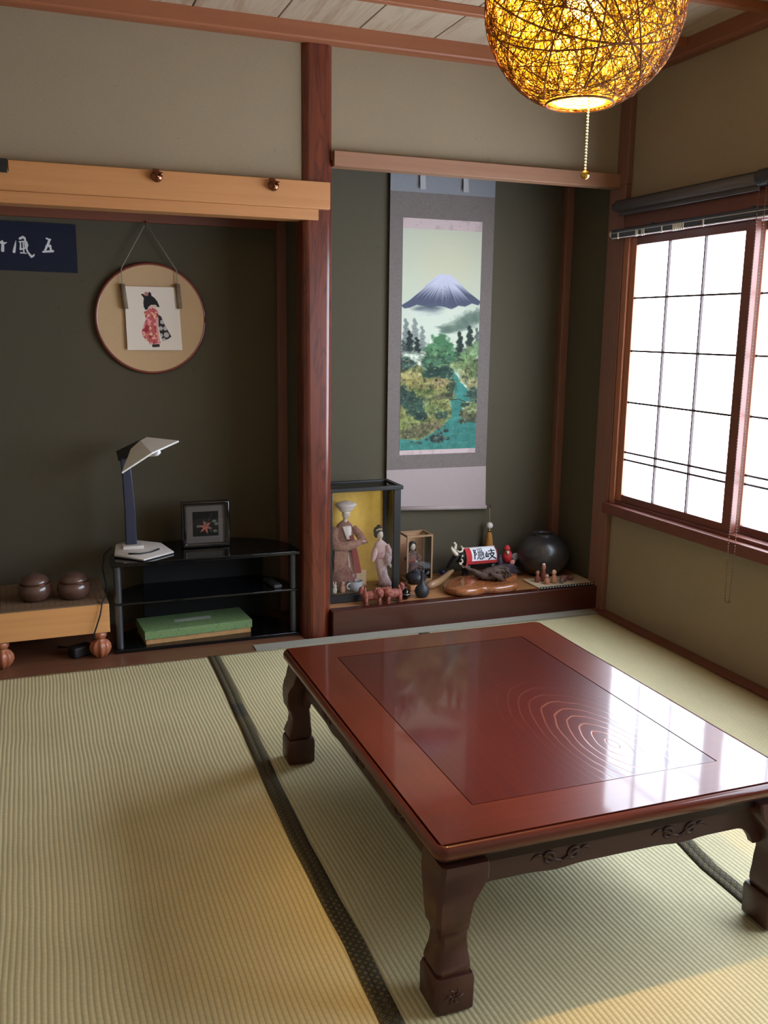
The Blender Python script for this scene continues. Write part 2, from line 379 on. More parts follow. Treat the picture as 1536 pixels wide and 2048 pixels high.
# posts and beams
def post():
    w = .022
    def ring(z, c):
        x0, x1, y0, y1 = -.127, .0, .0, .125
        return [(x0 + c, y0, z), (x1 - c, y0, z), (x1, y0 + c, z), (x1, y1 - c, z), (x1 - c, y1, z), (x0 + c, y1, z), (x0, y1 - c, z), (x0, y0 + c, z)]
    rings = [ring(z, c) for z, c in ((-.01, .036), (.10, .034), (.45, .028), (1.0, .022), (1.6, .02), (2.43, .02))]
    o = MB().loft(rings).build('trim_17', M['post'], bevel=.007, seg=3); return struct(o)
post()
struct(bx('trim_18', 1.352, XR, -.058, .066, .0, 1.985, M['trim'], bevel=.003))      # corner pillar, lower
struct(bx('trim_19', 1.352, XR, -.061, .03, 1.985, 2.43, M['trim'], bevel=.003))
struct(bx('trim_20', XL, -.021, -.026, .024, 1.803, 1.907, M['pale_beam'], bevel=.002))   # long rail across the left opening
struct(bx('trim_21', XL, -.066, -.012, .09, 1.761, 1.803, M['pale_beam'], bevel=.0015))
struct(bx('trim_22', .0, 1.378, -.012, .055, 1.974, 2.033, M['lintel'], bevel=.002))

# window
win = struct(bpy.data.objects.new('window_1', None)); COL.objects.link(win)
bx('head_casing', 1.352, 1.40, WY0, WY1 - .002, 1.752, 1.895, M['trimY'], win, .002)
bx('jamb', 1.356, 1.46, -.100, -.0625, .54, 1.76, M['jamb'], win, .002)
bx('jamb', 1.356, 1.46, WY0, WY0 + .04, .54, 1.76, M['jamb'], win, .002)
bx('sill', 1.325, 1.46, WY0, -.052, .492, .541, M['trimY'], win, .003)
bx('bottom_track', 1.362, 1.45, WY0 + .04, -.1005, .541, .556, M['trimY'], win, .0015)
PANE = emit('frosted_pane_daylight', (.85, .965, 1.13, 1), 12.0)
PANE2 = PANE
def sash(name, x, y0, y1, PANE=PANE):
    """y0 > y1: from the tokonoma end towards the viewer."""
    mt = M['jamb']
    f = bx(name, x, x + .026, y1, y1 + .052, .557, 1.751, M['trimY'], win, .002)
    f2 = bx('stile', x, x + .026, y0 - .040, y0, .557, 1.751, mt, f, .002)
    bx('rail', x, x + .026, y1 + .052, y0 - .040, .557, .590, M['trimY'], f, .002)
    bx('rail', x, x + .026, y1 + .052, y0 - .040, 1.716, 1.751, M['trimY'], f, .002)
    ya, yb = y1 + .052, y0 - .040; w = yb - ya
    for k in (1, 2):
        yc = ya + w*k/3; bx('muntin', x + .001, x + .013, yc - .0035, yc + .0035, .590, 1.716, M['muntin'], f)
    for z in (1.486, 1.252, 1.020, .790, .755): bx('muntin', x + .003, x + .011, ya, yb, z - .004, z + .004, M['muntin'], f)
    bx('pane', x + .014, x + .019, ya, yb, .590, 1.716, PANE, f)
sash('sash', 1.368, -.1005, -.875)
sash('sash', 1.412, -.838, -1.700)
sash('sash', 1.412, -1.6985, -2.560, PANE2)
sash('sash', 1.368, -2.523, -3.4195, PANE2)

# ------------------------------------------------------------------ rush mats
LB = [(-.541, -.08), (-.5505, -.49), (-.562, -.82), (-.5765, -1.14), (-.585, -1.39), (-.591, -1.6), (-.590, -1.82), (-.5865, -2.01), (-.593, -2.19), (-.60, -2.4), (-.60, -3.0), (-.59, -4.05)]
RB = [(.405, -.08), (.40, -1.2), (.383, -1.9), (.362, -2.03), (.357, -2.2), (.352, -2.5), (.35, -3.0), (.35, -4.05)]
def cx(tab, y):
    for (x0, a), (x1, b) in zip(tab[:-1], tab[1:]):
        if b <= y <= a: t = (y - a)/(b - a); return x0 + (x1 - x0)*t
    return tab[-1][0]
def hz(x, y):
    """slight waviness of the laid rush matting"""
    a = math.sin(y*9.5 + .7*math.sin(x*2.3) + x*1.6)*.5 + math.sin(y*21 + x*3.1 + 1.3)*.25 + math.sin(y*4.1 - x*2.2)*.5
    edge = min(1, max(0, (-.10 - y)/.25))
    leg = 1.0
    return -.0036 + .0030*a*edge
def slab(vs, nx, ny, th):
    """closed thin slab under a (ny+1) x (nx+1) grid of top points"""
    W = nx + 1; n = len(vs); m = MB(); q = lambda j, i: j*W + i
    fs = [(q(j, i), q(j, i+1), q(j+1, i+1), q(j+1, i)) for j in range(ny) for i in range(nx)]
    fb = [tuple(n + k for k in f[::-1]) for f in fs]
    rim = [q(0, i) for i in range(W)] + [q(j, nx) for j in range(1, ny + 1)] + [q(ny, i) for i in range(nx - 1, -1, -1)] + [q(j, 0) for j in range(ny - 1, 0, -1)]
    fr = [(rim[k], rim[(k+1) % len(rim)], n + rim[(k+1) % len(rim)], n + rim[k]) for k in range(len(rim))]
    return m.add(vs + [(x, y, z - th) for x, y, z in vs], fs + fb + fr)
def mat_piece(name, xa, xb, label, ya=-.081, yb=-4.05):
    root = thing(name, label, 'tatami mat', (0, 0, 0))
    nx, ny = 26, 220; vs = []
    for j in range(ny + 1):
        y = ya + (yb - ya)*j/ny; a, b = xa(y), xb(y)
        for i in range(nx + 1): x = a + (b - a)*i/nx; vs.append((x, y, hz(x, y)))
    W = nx + 1; fs = [(j*W + i, (j+1)*W + i, (j+1)*W + i + 1, j*W + i + 1) for j in range(ny) for i in range(nx)]
    slab(vs, nx, ny, .0062).build('woven_field', M['rush'], root, smooth=True)
    return root
HW = .0215
def edging(root, tab, off):
    vs = []; ny = 220
    for j in range(ny + 1):
        y = -.081 + (-4.05 + .081)*j/ny; c = cx(tab, y) + off
        for q in (-1, -.06, .0, .06, 1) if False else (-.0235, -.002, .0, .002, .0235):
            h = .0006 if abs(q) < .001 else .0024
            vs.append((c + q, y, hz(c + q, y) + h))
    slab(vs, 4, ny, .0022).build('cloth_edging', M['heri'], root, smooth=True)
m1 = mat_piece('rush_mat', lambda y: XL, lambda y: cx(LB, y) - .001, 'wide straw rush mat on the open floor before the go board')
m2 = mat_piece('rush_mat', lambda y: cx(LB, y) + .001, lambda y: cx(RB, y) - .001, 'straw rush mat lying under most of the low table, dark cloth edging on both sides')
m3 = mat_piece('rush_mat', lambda y: cx(RB, y) + .001, lambda y: 1.317, 'straw rush mat along the wall below the window')
edging(m2, LB, 0); edging(m2, RB, 0)
# grey cloth strip in front of the tokonoma
mb = MB(); n = 60; vs = []
for i in range(n + 1):
    x = -.36 + (1.318 + .36)*i/n; w0 = -.013; w1 = -.080 + .002*math.sin(x*9)
    vs += [(x, w0, .003), (x, w1, .003)]
o = slab(vs, 1, n, .012).build('hem_strip', M['grey_cloth'])
tag(o, 'narrow grey cloth strip on the floor along the lacquered sill', 'floor strip')

# ------------------------------------------------------------------ low table
T = thing('low_table', 'low red-brown lacquered table with carved apron in the middle of the mats', 'table', (-.058, -1.679, 0), math.radians(-.4))
A, B, TOP = .437, .589, .360          # half sizes to the outer groove
IA, IB = .313, .468                   # inner panel
def ringpoly(a0, b0, a1, b1, z0, z1):
    return None
# four mitred rails of the top
g = .0012
def rail(quad, mat):
    MB().prism(quad, 2, TOP - .022, TOP).build('top_rail', mat, T)
rail([(-A, -B), (A, -B), (IA + g, -IB - g), (-IA - g, -IB - g)], M['tframeX'])
rail([(A, B), (-A, B), (-IA - g, IB + g), (IA + g, IB + g)], M['tframeX'])
rail([(-A, B), (-A, -B), (-IA - g, -IB - g), (-IA - g, IB + g)], M['tframeY'])
rail([(A, -B), (A, B), (IA + g, IB + g), (IA + g, -IB - g)], M['tframeY'])
MB().box(-IA + g, IA - g, -IB + g, IB - g, TOP - .022, TOP - .0004).build('centre_panel', M['tpanel'], T, bevel=.0008, seg=1)
MB().box(-A + .01, A - .01, -B + .01, B - .01, TOP - .040, TOP - .0225).build('top_core', M['black_matte'], T)
# rounded edge moulding: profile (offset outwards, z) swept round a rectangle with small corner radius
def sweep(prof, a, b, rc, name, mat, n=5):
    rings = []
    for d, z in prof:
        ring = []
        for (sx, sy, a0) in ((1, -1, -PI/2), (1, 1, 0), (-1, 1, PI/2), (-1, -1, PI)):
            for k in range(n):
                t = a0 + PI/2*k/(n - 1); r = max(rc + d, .0005)
                ring.append((sx*(a - rc) + r*math.cos(t), sy*(b - rc) + r*math.sin(t), z))
        rings.append(ring)
    rings.append(rings[0])
    o = MB().loft(rings, caps=False).build(name, mat, T, smooth=True)
    try: o.data.set_sharp_from_angle(angle=.8)
    except Exception: pass
    return o
bull = [(.0042, TOP - .022), (.0042, TOP - .0022), (.0055, TOP - .0012), (.009, TOP - .0018), (.0125, TOP - .005), (.0155, TOP - .012), (.0160, TOP - .018), (.0145, TOP - .025), (.010, TOP - .031), (.004, TOP - .034), (-.02, TOP - .034), (-.02, TOP - .022)]
sweep(bull, A, B, .012, 'edge_moulding', M['tframeX'])
sub_ = [(-.02, TOP - .0345), (.002, TOP - .0345), (.001, TOP - .038), (-.012, TOP - .043), (-.022, TOP - .052), (-.025, TOP - .064), (-.05, TOP - .064), (-.05, TOP - .0345)]
sweep(sub_, A, B, .012, 'under_moulding', M['under'])
# aprons with a wavy lower edge and carved scrolls
def apron(half, other, along_x, sgn):
    L = half - .085; lo, hi = .236, TOP - .064
    pts = [(-half + .03, hi), (-half + .03, .19)]
    pts += [(-L - .012 + .0, .19)]
    for k in range(9): t = k/8; pts.append((-L + .050*t**1.3 - .006, .19 + (.046)*math.sin(t*PI/2)))
    for c in (-.45, .45):
        c *= L
        for k in range(7): t = -1 + 2*k/6; pts.append((c + .07*t, lo - .005*(math.cos(t*PI) + 1)*.5))
    right = [(-x, y) for x, y in pts[:12]][::-1]; pts = pts[:26]
    poly = pts + right
    y0 = -other + .033
    m = MB()
    if along_x: m.prism(poly, 1, y0, y0 + .018)
    else: m.prism(poly, 1, y0, y0 + .018)
    v = m.v
    if along_x: m.v = [(x, y*sgn, z) for x, y, z in v]
    else: m.v = [(y*sgn, x, z) for x, y, z in v]
    o = m.build('apron', M['tapron'], T, bevel=.0015, seg=1)
    # carved cloud scrolls on its outer face
    for cx0 in (-.42*L, .42*L) if along_x else (-.55*L, 0, .55*L):
        c = MB()
        for s_ in (-1, 1):
            pts2 = []
            for k in range(22):
                t = k/21; r = .017*(1 - .75*t); an = PI*.2 + t*PI*2.6
                pts2.append((cx0 + s_*(.030 + r*math.cos(an)), .262 + r*math.sin(an)*.9))
            pts2 = [(cx0 + s_*-.004, .250), (cx0 + s_*.012, .255)] + pts2[::1]
            c.tube([((p, sgn*(y0 - .0005), z) if along_x else (sgn*(y0 - .0005), p, z)) for p, z in pts2], [.0040]*(len(pts2) - 12) + [.0038, .0036, .0034, .0032, .0030, .0028, .0025, .0022, .002, .0018, .0015, .001], 6)
            pts3 = [(cx0 + s_*(.046 + .026*t), .270 - .006*t + .006*math.sin(t*PI)) for t in [k/8 for k in range(9)]]
            c.tube([((p, sgn*(y0 - .0005), z) if along_x else (sgn*(y0 - .0005), p, z)) for p, z in pts3], [.0026, .0032, .0036, .0036, .0032, .0028, .002, .0014, .0008], 6)
        c.build('scroll_carving', M['tapron'], o, smooth=True)
for sg in (1, -1): apron(A, B, True, sg)
for sg in (1, -1): apron(B, A, False, sg)
# cabriole legs: square sections (outer offset, width) up the height
LEG = [(0, .004, .076), (.006, .0, .084), (.070, .0, .085), (.080, .003, .079), (.082, .008, .068), (.088, .008, .068), (.092, .003, .074), (.104, .006, .071), (.125, .013, .062), (.150, .016, .058), (.172, .010, .062), (.180, .004, .068), (.205, .001, .073), (.235, .001, .080), (.258, .005, .094), (.275, .010, .104), (.296, .013, .104), (TOP - .050, .016, .100)]
def leg(sx, sy):
    X0, Y0 = A + .014, B + .023
    rings = []
    for z, o_, w in LEG:
        c = .004
        x1, x0, y1, y0 = X0 - o_, X0 - o_ - w, Y0 - o_, Y0 - o_ - w
        r = [(x0 + c, y0), (x1 - c, y0), (x1, y0 + c), (x1, y1 - 2*c), (x1 - 2*c, y1), (x0 + c, y1), (x0, y1 - c), (x0, y0 + c)]
        rings.append([(sx*x, sy*y, z) for x, y in r])
    l = MB().loft(rings).build('leg', M['tleg'], T, smooth=True)
    try: l.data.set_sharp_from_angle(angle=.75)
    except Exception: pass
    # carved rosette on the foot block (front and side)
    c = MB()
    cxp, cyp = X0 - .040, Y0 + .0002
    for an in range(6):
        t = an*PI/3; pts = [(cxp + .004*math.cos(t), cyp, .040 + .004*math.sin(t)), (cxp + .012*math.cos(t + .3), cyp, .040 + .012*math.sin(t + .3)), (cxp + .020*math.cos(t - .1), cyp, .040 + .020*math.sin(t - .1))]
        c.tube([(sx*x, sy*y, z) for x, y, z in pts], [.002, .0024, .001], 6)
    c.build('foot_carving', M['tleg'], l, smooth=True)
for sx in (-1, 1):
    for sy in (-1, 1): leg(sx, sy)

# ------------------------------------------------------------------ pendant lamp: ball of wound cord with a bulb inside
LC = Vector((-.080, -1.950, 1.992)); LR = .204
lamp = thing('pendant_lamp', 'round pendant lamp of wound brown cord glowing yellow', 'lamp', tuple(LC))
def cord_mat():
    t = NT('wound_cord'); f = t.noise(t.coord(), 40, 3)
    t.link(t.ramp(f, [(.3, rgb(104, 62, 34)), (.7, rgb(132, 84, 46))]), t.b.inputs['Base Color']); t.set(rough=.75, spec=.2); return t.m
M['cord'] = cord_mat()
rnd = random.Random(11); mb = MB(); zc = -math.sqrt(LR**2 - .070**2); zt = .19
def wind(m, count, r0, thick, segs=44):
    for k in range(count):
        n_ = Vector((rnd.gauss(0, 1), rnd.gauss(0, 1), rnd.gauss(0, 1))).normalized()
        a = n_.orthogonal().normalized(); b = n_.cross(a); d = rnd.uniform(-.72, .72); r = LR*r0*rnd.uniform(.985, 1.0)
        rr = r*math.sqrt(1 - d*d); run = []; t0 = rnd.uniform(0, 2*PI)
        for i in range(segs + 1):
            t = t0 + 2*PI*i/segs; p = n_*d*r + (a*math.cos(t) + b*math.sin(t))*rr
            if p.z < zc + .002 or p.z > zt:
                if len(run) > 1: m.tube(run, thick, 4, False)
                run = []
            else: run.append(p)
        if len(run) > 1: m.tube(run, thick, 4, False)
wind(mb, 260, 1.0, .0006); wind(mb, 55, 1.004, .0010); wind(mb, 9, 1.008, .0020)
mb.build('woven_shade', M['cord'], lamp)
def lit_cord():
    t = NT('lit_cord_yellow'); t.b.inputs['Base Color'].default_value = rgb(238, 226, 132); t.set(rough=.8, spec=.1)
    tl = t.new('ShaderNodeBsdfTranslucent'); tl.inputs['Color'].default_value = rgb(246, 236, 130)
    mx = t.new('ShaderNodeMixShader'); mx.inputs[0].default_value = .6; t.link(t.b.outputs[0], mx.inputs[1]); t.link(tl.outputs[0], mx.inputs[2]); t.link(mx.outputs[0], t.out.inputs['Surface']); return t.m
mb = MB(); wind(mb, 520, .975, .0010)  # added second layer: yellow colour stands for cord lit by the bulb
mb.build('added_glow_winding', lit_cord(), lamp)
mb = MB(); mb.tube([(.070*math.cos(2*PI*i/48), .070*math.sin(2*PI*i/48), zc) for i in range(49)], .0026, 6); mb.build('rim_ring', M['cord'], lamp, smooth=True)
bulb = MB().lathe([(.003, -.048), (.020, -.044), (.034, -.032), (.040, -.012), (.038, .006), (.028, .028), (.016, .046), (.014, .060)], (0, 0, .02), 24).build('bulb', emit('bulb_glow', (1.0, .62, .23, 1), 2500), lamp, smooth=True)
MB().lathe([(.016, .078), (.020, .080), (.020, .135), (.008, .145)], (0, 0, 0), 20).build('lamp_holder', M['black_matte'], lamp, smooth=True)
MB().tube([(0, 0, .14), (0, 0, CZ - LC.z - .03)], .004, 8).build('flex', M['black_matte'], lamp, smooth=True)
MB().lathe([(.001, CZ - LC.z - .05), (.05, CZ - LC.z - .045), (.055, CZ - LC.z - .005), (.055, CZ - LC.z - .001)], (0, 0, 0), 28).build('ceiling_rose', M['white'], lamp, smooth=True)
mb = MB(); zz = .075
mb.tube([(.022, 0, .09), (.022, 0, -.322)], .0007, 5)
z = .085
while z > -.322: mb.ball((.022, 0, z), .0026, n=8, m=5); z -= .0062
pc = mb.build('pull_chain', M['chain'], lamp, smooth=True)
MB().ball((.022, 0, -.331), .0095, n=20, m=12).build('pull_knob', M['gold'], pc, smooth=True)
# ================================================================== LEFT RECESS
from mathutils import noise as mnoise
def lump(m, c, rx, ry, rz, seed=0, amp=.25, freq=2.2, n=18, k=12, rot=None, floor=None):
    """irregular rounded lump"""
    rings = []
    for j in range(k + 1):
        ph = max(-PI/2 + .03, min(PI/2 - .03, -PI/2 + PI*j/k)); ring = []
        for i in range(n):
            t = 2*PI*i/n; d = Vector((math.cos(ph)*math.cos(t), math.cos(ph)*math.sin(t), math.sin(ph)))
            s = 1 + amp*mnoise.noise(d*freq + Vector((seed*7.3, seed*3.1, seed*1.7)))
            p = Vector((d.x*rx*s, d.y*ry*s, d.z*rz*s))
            if rot is not None: p = rot @ p
            p += Vector(c)
            if floor is not None: p.z = max(p.z, floor)
            ring.append(p)
        rings.append(ring)
    return m.loft(rings)
def ell(c, rx, ry, z=None, n=28, sq=2.0):
    out = []
    for i in range(n):
        t = 2*PI*i/n; a, b = math.cos(t), math.sin(t)
        out.append((c[0] + rx*abs(a)**(2/sq)*(1 if a >= 0 else -1), c[1] + ry*abs(b)**(2/sq)*(1 if b >= 0 else -1), c[2] if z is None else z))
    return out

# --- glass TV stand
M['bglass'] = plain('black_glass', rgb(12, 13, 16), .06, .05, 10)
M['tubegrey'] = plain('grey_tube', rgb(88, 90, 96), .35, .05, 40, metal=.8)
st = thing('television_stand', 'black glass stand with two shelves and grey tube legs in the left recess', 'stand', (-.527, .055, 0))
def slab_poly(inset=0):
    hw = .398 - inset; p = [(-hw, 0 + inset), (hw, 0 + inset), (hw, .09)]
    for k in range(1, 12): t = k/12; an = t*PI; p.append((hw*math.cos(an), .09 + (.285 - inset)*math.sin(an)**.9))
    p.append((-hw, .09)); return p
MB().prism(slab_poly(), 2, .368, .385).build('top_shelf', M['bglass'], st, bevel=.003)
MB().prism(slab_poly(.012), 2, .203, .212).build('middle_shelf', M['bglass'], st, bevel=.002)
MB().prism(slab_poly(.004), 2, .0, .016).build('base_shelf', M['bglass'], st, bevel=.002)
for sx in (-1, 1):
    for z0, z1 in ((.016, .203), (.212, .368)):
        MB().lathe([(.0155, z0), (.0155, z1)], (sx*.372, .028, 0), 20).build('tube_leg', M['tubegrey'], st, smooth=False, bevel=.002)
for sx in (-1, 1):
    MB().box(sx*.17 - .012, sx*.17 + .012, .307, .322, .016, .368).build('support_column', M['black'], st, bevel=.003)
MB().box(-.24, .30, .300, .306, .016, .368).build('back_panel', plain('deep_black_panel', rgb(12, 12, 14), .8), st)

# --- green box under it
gb = thing('flat_box', 'flat box with mottled green lid and tan base on the lowest shelf', 'box', (-.572, .205, .016), math.radians(4))
def mottled():
    t = NT('mottled_green_paper'); f = t.noise(t.coord(), 60, 5, .7)
    t.link(t.ramp(f, [(.3, rgb(78, 108, 66)), (.5, rgb(118, 146, 96)), (.7, rgb(92, 120, 76))]), t.b.inputs['Base Color']); t.set(rough=.8); return t.m
MB().box(-.228, .228, -.098, .098, 0, .032).build('box_base', plain('tan_card', rgb(176, 136, 88), .8), gb, bevel=.001)
MB().box(-.233, .233, -.102, .102, .022, .058).build('lid', mottled(), gb, bevel=.0015)
MB().box(-.085, .075, -.012, .024, .058, .0588).build('paper_label', plain('grey_label', rgb(176, 180, 168), .8), gb)

# --- remote control
rm = thing('remote_control', 'slim black remote control lying on the middle glass shelf', 'remote', (-.228, .165, .212), math.radians(7))
MB().box(-.019, .019, -.07, .07, 0, .016).build('casing', plain('remote_plastic', rgb(62, 64, 68), .4), rm, bevel=.004)
for i in range(3):
    for j in range(5): MB().box(-.012 + i*.0095, -.007 + i*.0095, -.05 + j*.02, -.041 + j*.02, .016, .0175).build('button', M['black_matte'], rm)

# --- desk lamp
dl = thing('desk_lamp', 'folding desk lamp with white angular shade on a dark upright', 'lamp', (0, 0, 0))
lo = [(-.900, .165), (-.792, .062), (-.655, .165), (-.690, .285), (-.80, .335), (-.885, .285)]
hz_ = [.012, .006, .006, .018, .026, .024]
rings = [[(x, y, .385) for x, y in lo], [(x, y, .385 + h*.55) for (x, y), h in zip(lo, hz_)]]
MB().loft(rings).build('base_foot', M['black_matte'], dl, bevel=.002)
rings = [[(x, y, .385 + h*.55) for (x, y), h in zip(lo, hz_)], [(x, y, .388 + h) for (x, y), h in zip(lo, hz_)], [(x*.93 - .07*.785, y*.93 + .07*.2, .390 + h*1.15) for (x, y), h in zip(lo, hz_)]]
M['mauve'] = plain('warm_white_plastic', rgb(204, 196, 190), .45, .03)
bt = MB().loft(rings).build('base_cover', M['mauve'], dl, bevel=.0015)
MB().tube([(-.845, .135, .405), (-.80, .125, .403), (-.755, .145, .402), (-.715, .185, .405)], .0045, 8).build('switch_groove', M['black_matte'], bt, smooth=True)
MB().box(-.862, -.775, .20, .275, .405, .421).build('hinge_block', M['mauve'], bt, bevel=.004)
NAVY = plain('navy_plastic', rgb(44, 46, 66), .4, .05)
MB().loft([[(x - w_, .232, z), (x + w_, .232, z), (x + w_, .262, z), (x - w_, .262, z)] for z, x, w_ in ((.415, -.822, .023), (.58, -.823, .022), (.70, -.828, .020), (.79, -.834, .018))]).build('upright', NAVY, dl, bevel=.004)
P1, Tt, Rr, Ff, Ll, Kk = [Vector(p) for p in ((-.769, .26, .861), (-.738, .29, .872), (-.619, .18, .866), (-.740, .10, .829), (-.861, .12, .750), (-.806, .28, .824))]
dn = Vector((.006, .012, -.016))
def facet(m, pts):
    n = len(pts); a = [tuple(p) for p in pts]; b = [tuple(p + dn*.45) for p in pts]
    return m.add(a + b, [tuple(range(n)), tuple(range(n, 2*n))[::-1]] + [(i, (i+1) % n, n + (i+1) % n, n + i) for i in range(n)])
m = MB(); facet(m, [P1, Ff, Rr, Tt]); facet(m, [P1, Kk, Ll, Ff]); sh = m.build('lamp_shade', M['white'], dl, bevel=.0012)
b = [Vector(p) for p in ((-.864, .32, .812), (-.738, .315, .870), (-.806, .295, .825), (-.836, .295, .773), (-.856, .32, .770))]
off = Vector((.03, -.022, -.012))
m = MB(); m.loft([[tuple(p) for p in b], [tuple(p + off) for p in b]]); m.build('lamp_housing', M['black_matte'], dl, bevel=.002)
m = MB(); m.tube([(-.775, .235, .80), (-.722, .125, .818), (-.715, .118, .822), (-.708, .123, .826), (-.755, .235, .822)], .008, 10); m.build('fluorescent_tube', plain('tube_white', rgb(240, 242, 245), .3, .01), dl, smooth=True)
# --- its power cord, hanging over the go board
MB().tube([(-.895, .345, .392), (-.93, .34, .36), (-.944, .26, .32), (-.938, .16, .272), (-.947, .08, .250), (-.962, .034, .2385), (-.968, .0165, .228), (-.976, .0135, .19), (-.993, .013, .14), (-1.003, .016, .112), (-1.003, .03, .09), (-1.02, .10, .03), (-1.06, .17, .006), (-1.14, .22, .005)], .0032, 8).build('power_cord', M['black_matte'], dl, smooth=True)
pb = thing('power_adapter', 'small black adapter on the boards under the go board', 'adapter', (-1.055, .095, 0), .5)
MB().box(-.045, .045, -.028, .028, 0, .045).build('casing', M['black_matte'], pb, bevel=.008, seg=3)
MB().box(.045, .056, -.006, .006, .014, .026).build('cord_collar', M['black_matte'], pb, bevel=.002)

# --- clock
ck = thing('table_clock', 'square table clock in a glossy black frame with a lily on its face', 'clock', (-.503, .255, .385), math.radians(-1))
m = MB(); hw = .104; f = .019
def ring_frame(m, hw, hh0, hh1, f, y0, y1):
    o = [(-hw, hh0), (hw, hh0), (hw, hh1), (-hw, hh1)]; i = [(-hw + f, hh0 + f), (hw - f, hh0 + f), (hw - f, hh1 - f), (-hw + f, hh1 - f)]
    vs = [(x, y0, z) for x, z in o] + [(x, y0, z) for x, z in i] + [(x, y1, z) for x, z in o] + [(x, y1, z) for x, z in i]; fs = []
    for k in range(4):
        j = (k + 1) % 4
        fs += [(k, j, 4 + j, 4 + k), (8 + k, 12 + k, 12 + j, 8 + j), (k, 8 + k, 8 + j, j), (4 + k, 4 + j, 12 + j, 12 + k)]
    return m.add(vs, fs)
ring_frame(m, hw, 0, .205, f, -.02, .02); m.build('frame', plain('piano_black', rgb(18, 16, 16), .12, .02, 10, coat=.6), ck, bevel=.006, seg=3)
MB().box(-hw + f, hw - f, -.002, .012, f, .205 - f).build('mount_board', plain('grey_mount', rgb(104, 98, 96), .6, .04), ck)
pt = Paint(70, 70, (22, 20, 24))
pt.blend((pt.noise(20, 8, 4) - .35)*1.2*(pt.y/70), (52, 60, 46))
for an in range(6):
    t = an*PI/3 + .25; pt.poly([(34 + 3*math.cos(t + 1.6), 44 + 3*math.sin(t + 1.6)), (34 + 12*math.cos(t + .25), 44 + 12*math.sin(t + .25)), (34 + 21*math.cos(t), 44 + 20*math.sin(t)), (34 + 12*math.cos(t - .25), 44 + 12*math.sin(t - .25)), (34 + 3*math.cos(t - 1.6), 44 + 3*math.sin(t - 1.6))], (186, 108, 96), 1.2)
for x_, y_ in ((58, 28), (60, 56), (15, 41), (64, 36)): pt.blob(x_, y_, 6, 4, (130, 140, 126), .8)
face = pt.build('clock_face', lambda u, v: (-.056 + .112*u, -.0028, .158 - .110*v), vcol('clock_print', .35), ck)
def hand(a, ln, w_):
    d = Vector((math.sin(a), 0, math.cos(a))); q = Vector((d.z, 0, -d.x)); c = Vector((.004, -.006, .102))
    p = [c - d*.012 - q*w_, c - d*.012 + q*w_, c + d*ln + q*w_*.6, c + d*ln - q*w_*.6]
    MB().loft([[tuple(x) for x in p], [tuple(x + Vector((0, .0012, 0))) for x in p]]).build('clock_hand', M['steel'] if ln < .05 else plain('dim_steel', rgb(90, 86, 84), .3, .02, 20, metal=1), ck)
hand(math.radians(150), .040, .0016); hand(math.radians(27), .052, .0012)
MB().box(-hw + f, hw - f, -.012, -.011, f, .205 - f).build('cover_glass', glass('clock_glass'), ck)

# --- go board with legs, two bowls
gd = thing('go_board', 'thick pale wooden go board on carved bulbous feet', 'game board', (-1.170, .245, 0), math.radians(1.5))
gm = wood('kaya_wood', rgb(196, 138, 82), rgb(218, 160, 100), .5, 'X', 50, .04)
slab = MB().box(-.225, .225, -.222, .200, .109, .228).build('board_block', gm, gd, bevel=.002)
slab_top = MB().box(-.2245, .2245, -.2215, .1995, .228, .232).build('playing_surface', wood('dusty_board_top', rgb(112, 86, 62), rgb(130, 102, 76), .6, 'X', 50, .04), gd)
m = MB()
for k in range(19):
    q = -.205 + .41*k/18; m.box(q - .0005, q + .0005, -.20, .18, .232, .2323); q2 = -.20 + .38*k/18; m.box(-.205, .205, q2 - .0005, q2 + .0005, .232, .2323)
m.build('grid_lines', M['black_matte'], slab)
fm = wood('carved_foot_wood', rgb(150, 86, 58), rgb(176, 108, 74), .4, 'Z', 40, .2, .3)
prof = [(.026, .110), (.027, .092), (.024, .084), (.018, .079), (.018, .075), (.030, .068), (.0385, .052), (.040, .036), (.034, .018), (.024, .006), (.018, .0)]
for sx in (-1, 1):
    for sy in (-.195, .170):
        rings = []
        for r, z in prof:
            am = .11 if z < .074 else .02
            rings.append([(sx*.186 + r*(1 + am*math.cos(8*t))*math.cos(t), sy + r*(1 + am*math.cos(8*t))*math.sin(t), z) for t in [2*PI*i/48 for i in range(48)]])
        MB().loft(rings).build('foot', fm, gd, smooth=True)
bm_ = plain('dark_bowl_wood', rgb(84, 58, 50), .28, .18, 30, coat=.4)
def bowl(x, y, label):
    r = thing('go_bowl', label, 'bowl', (x, y, .2322), 0, None)
    MB().lathe([(.030, 0), (.046, .004), (.060, .020), (.0655, .038), (.064, .056), (.057, .070), (.054, .072)], n=40).build('bowl_body', bm_, r, smooth=True)
    MB().lathe([(.0555, .0725), (.0575, .076), (.056, .084), (.046, .098), (.028, .107), (.008, .110)], n=40).build('lid', bm_, r, smooth=True)
    m = MB(); m.tube([(.0575*math.cos(2*PI*i/40), .0575*math.sin(2*PI*i/40), .0725) for i in range(41)], .0018, 6); m.build('rim_line', M['brass'], r, smooth=True)
bowl(-1.218, .165, 'dark wooden lidded go bowl, the farther one from the glass stand')
bowl(-1.068, .150, 'dark wooden lidded go bowl, the nearer one to the glass stand')

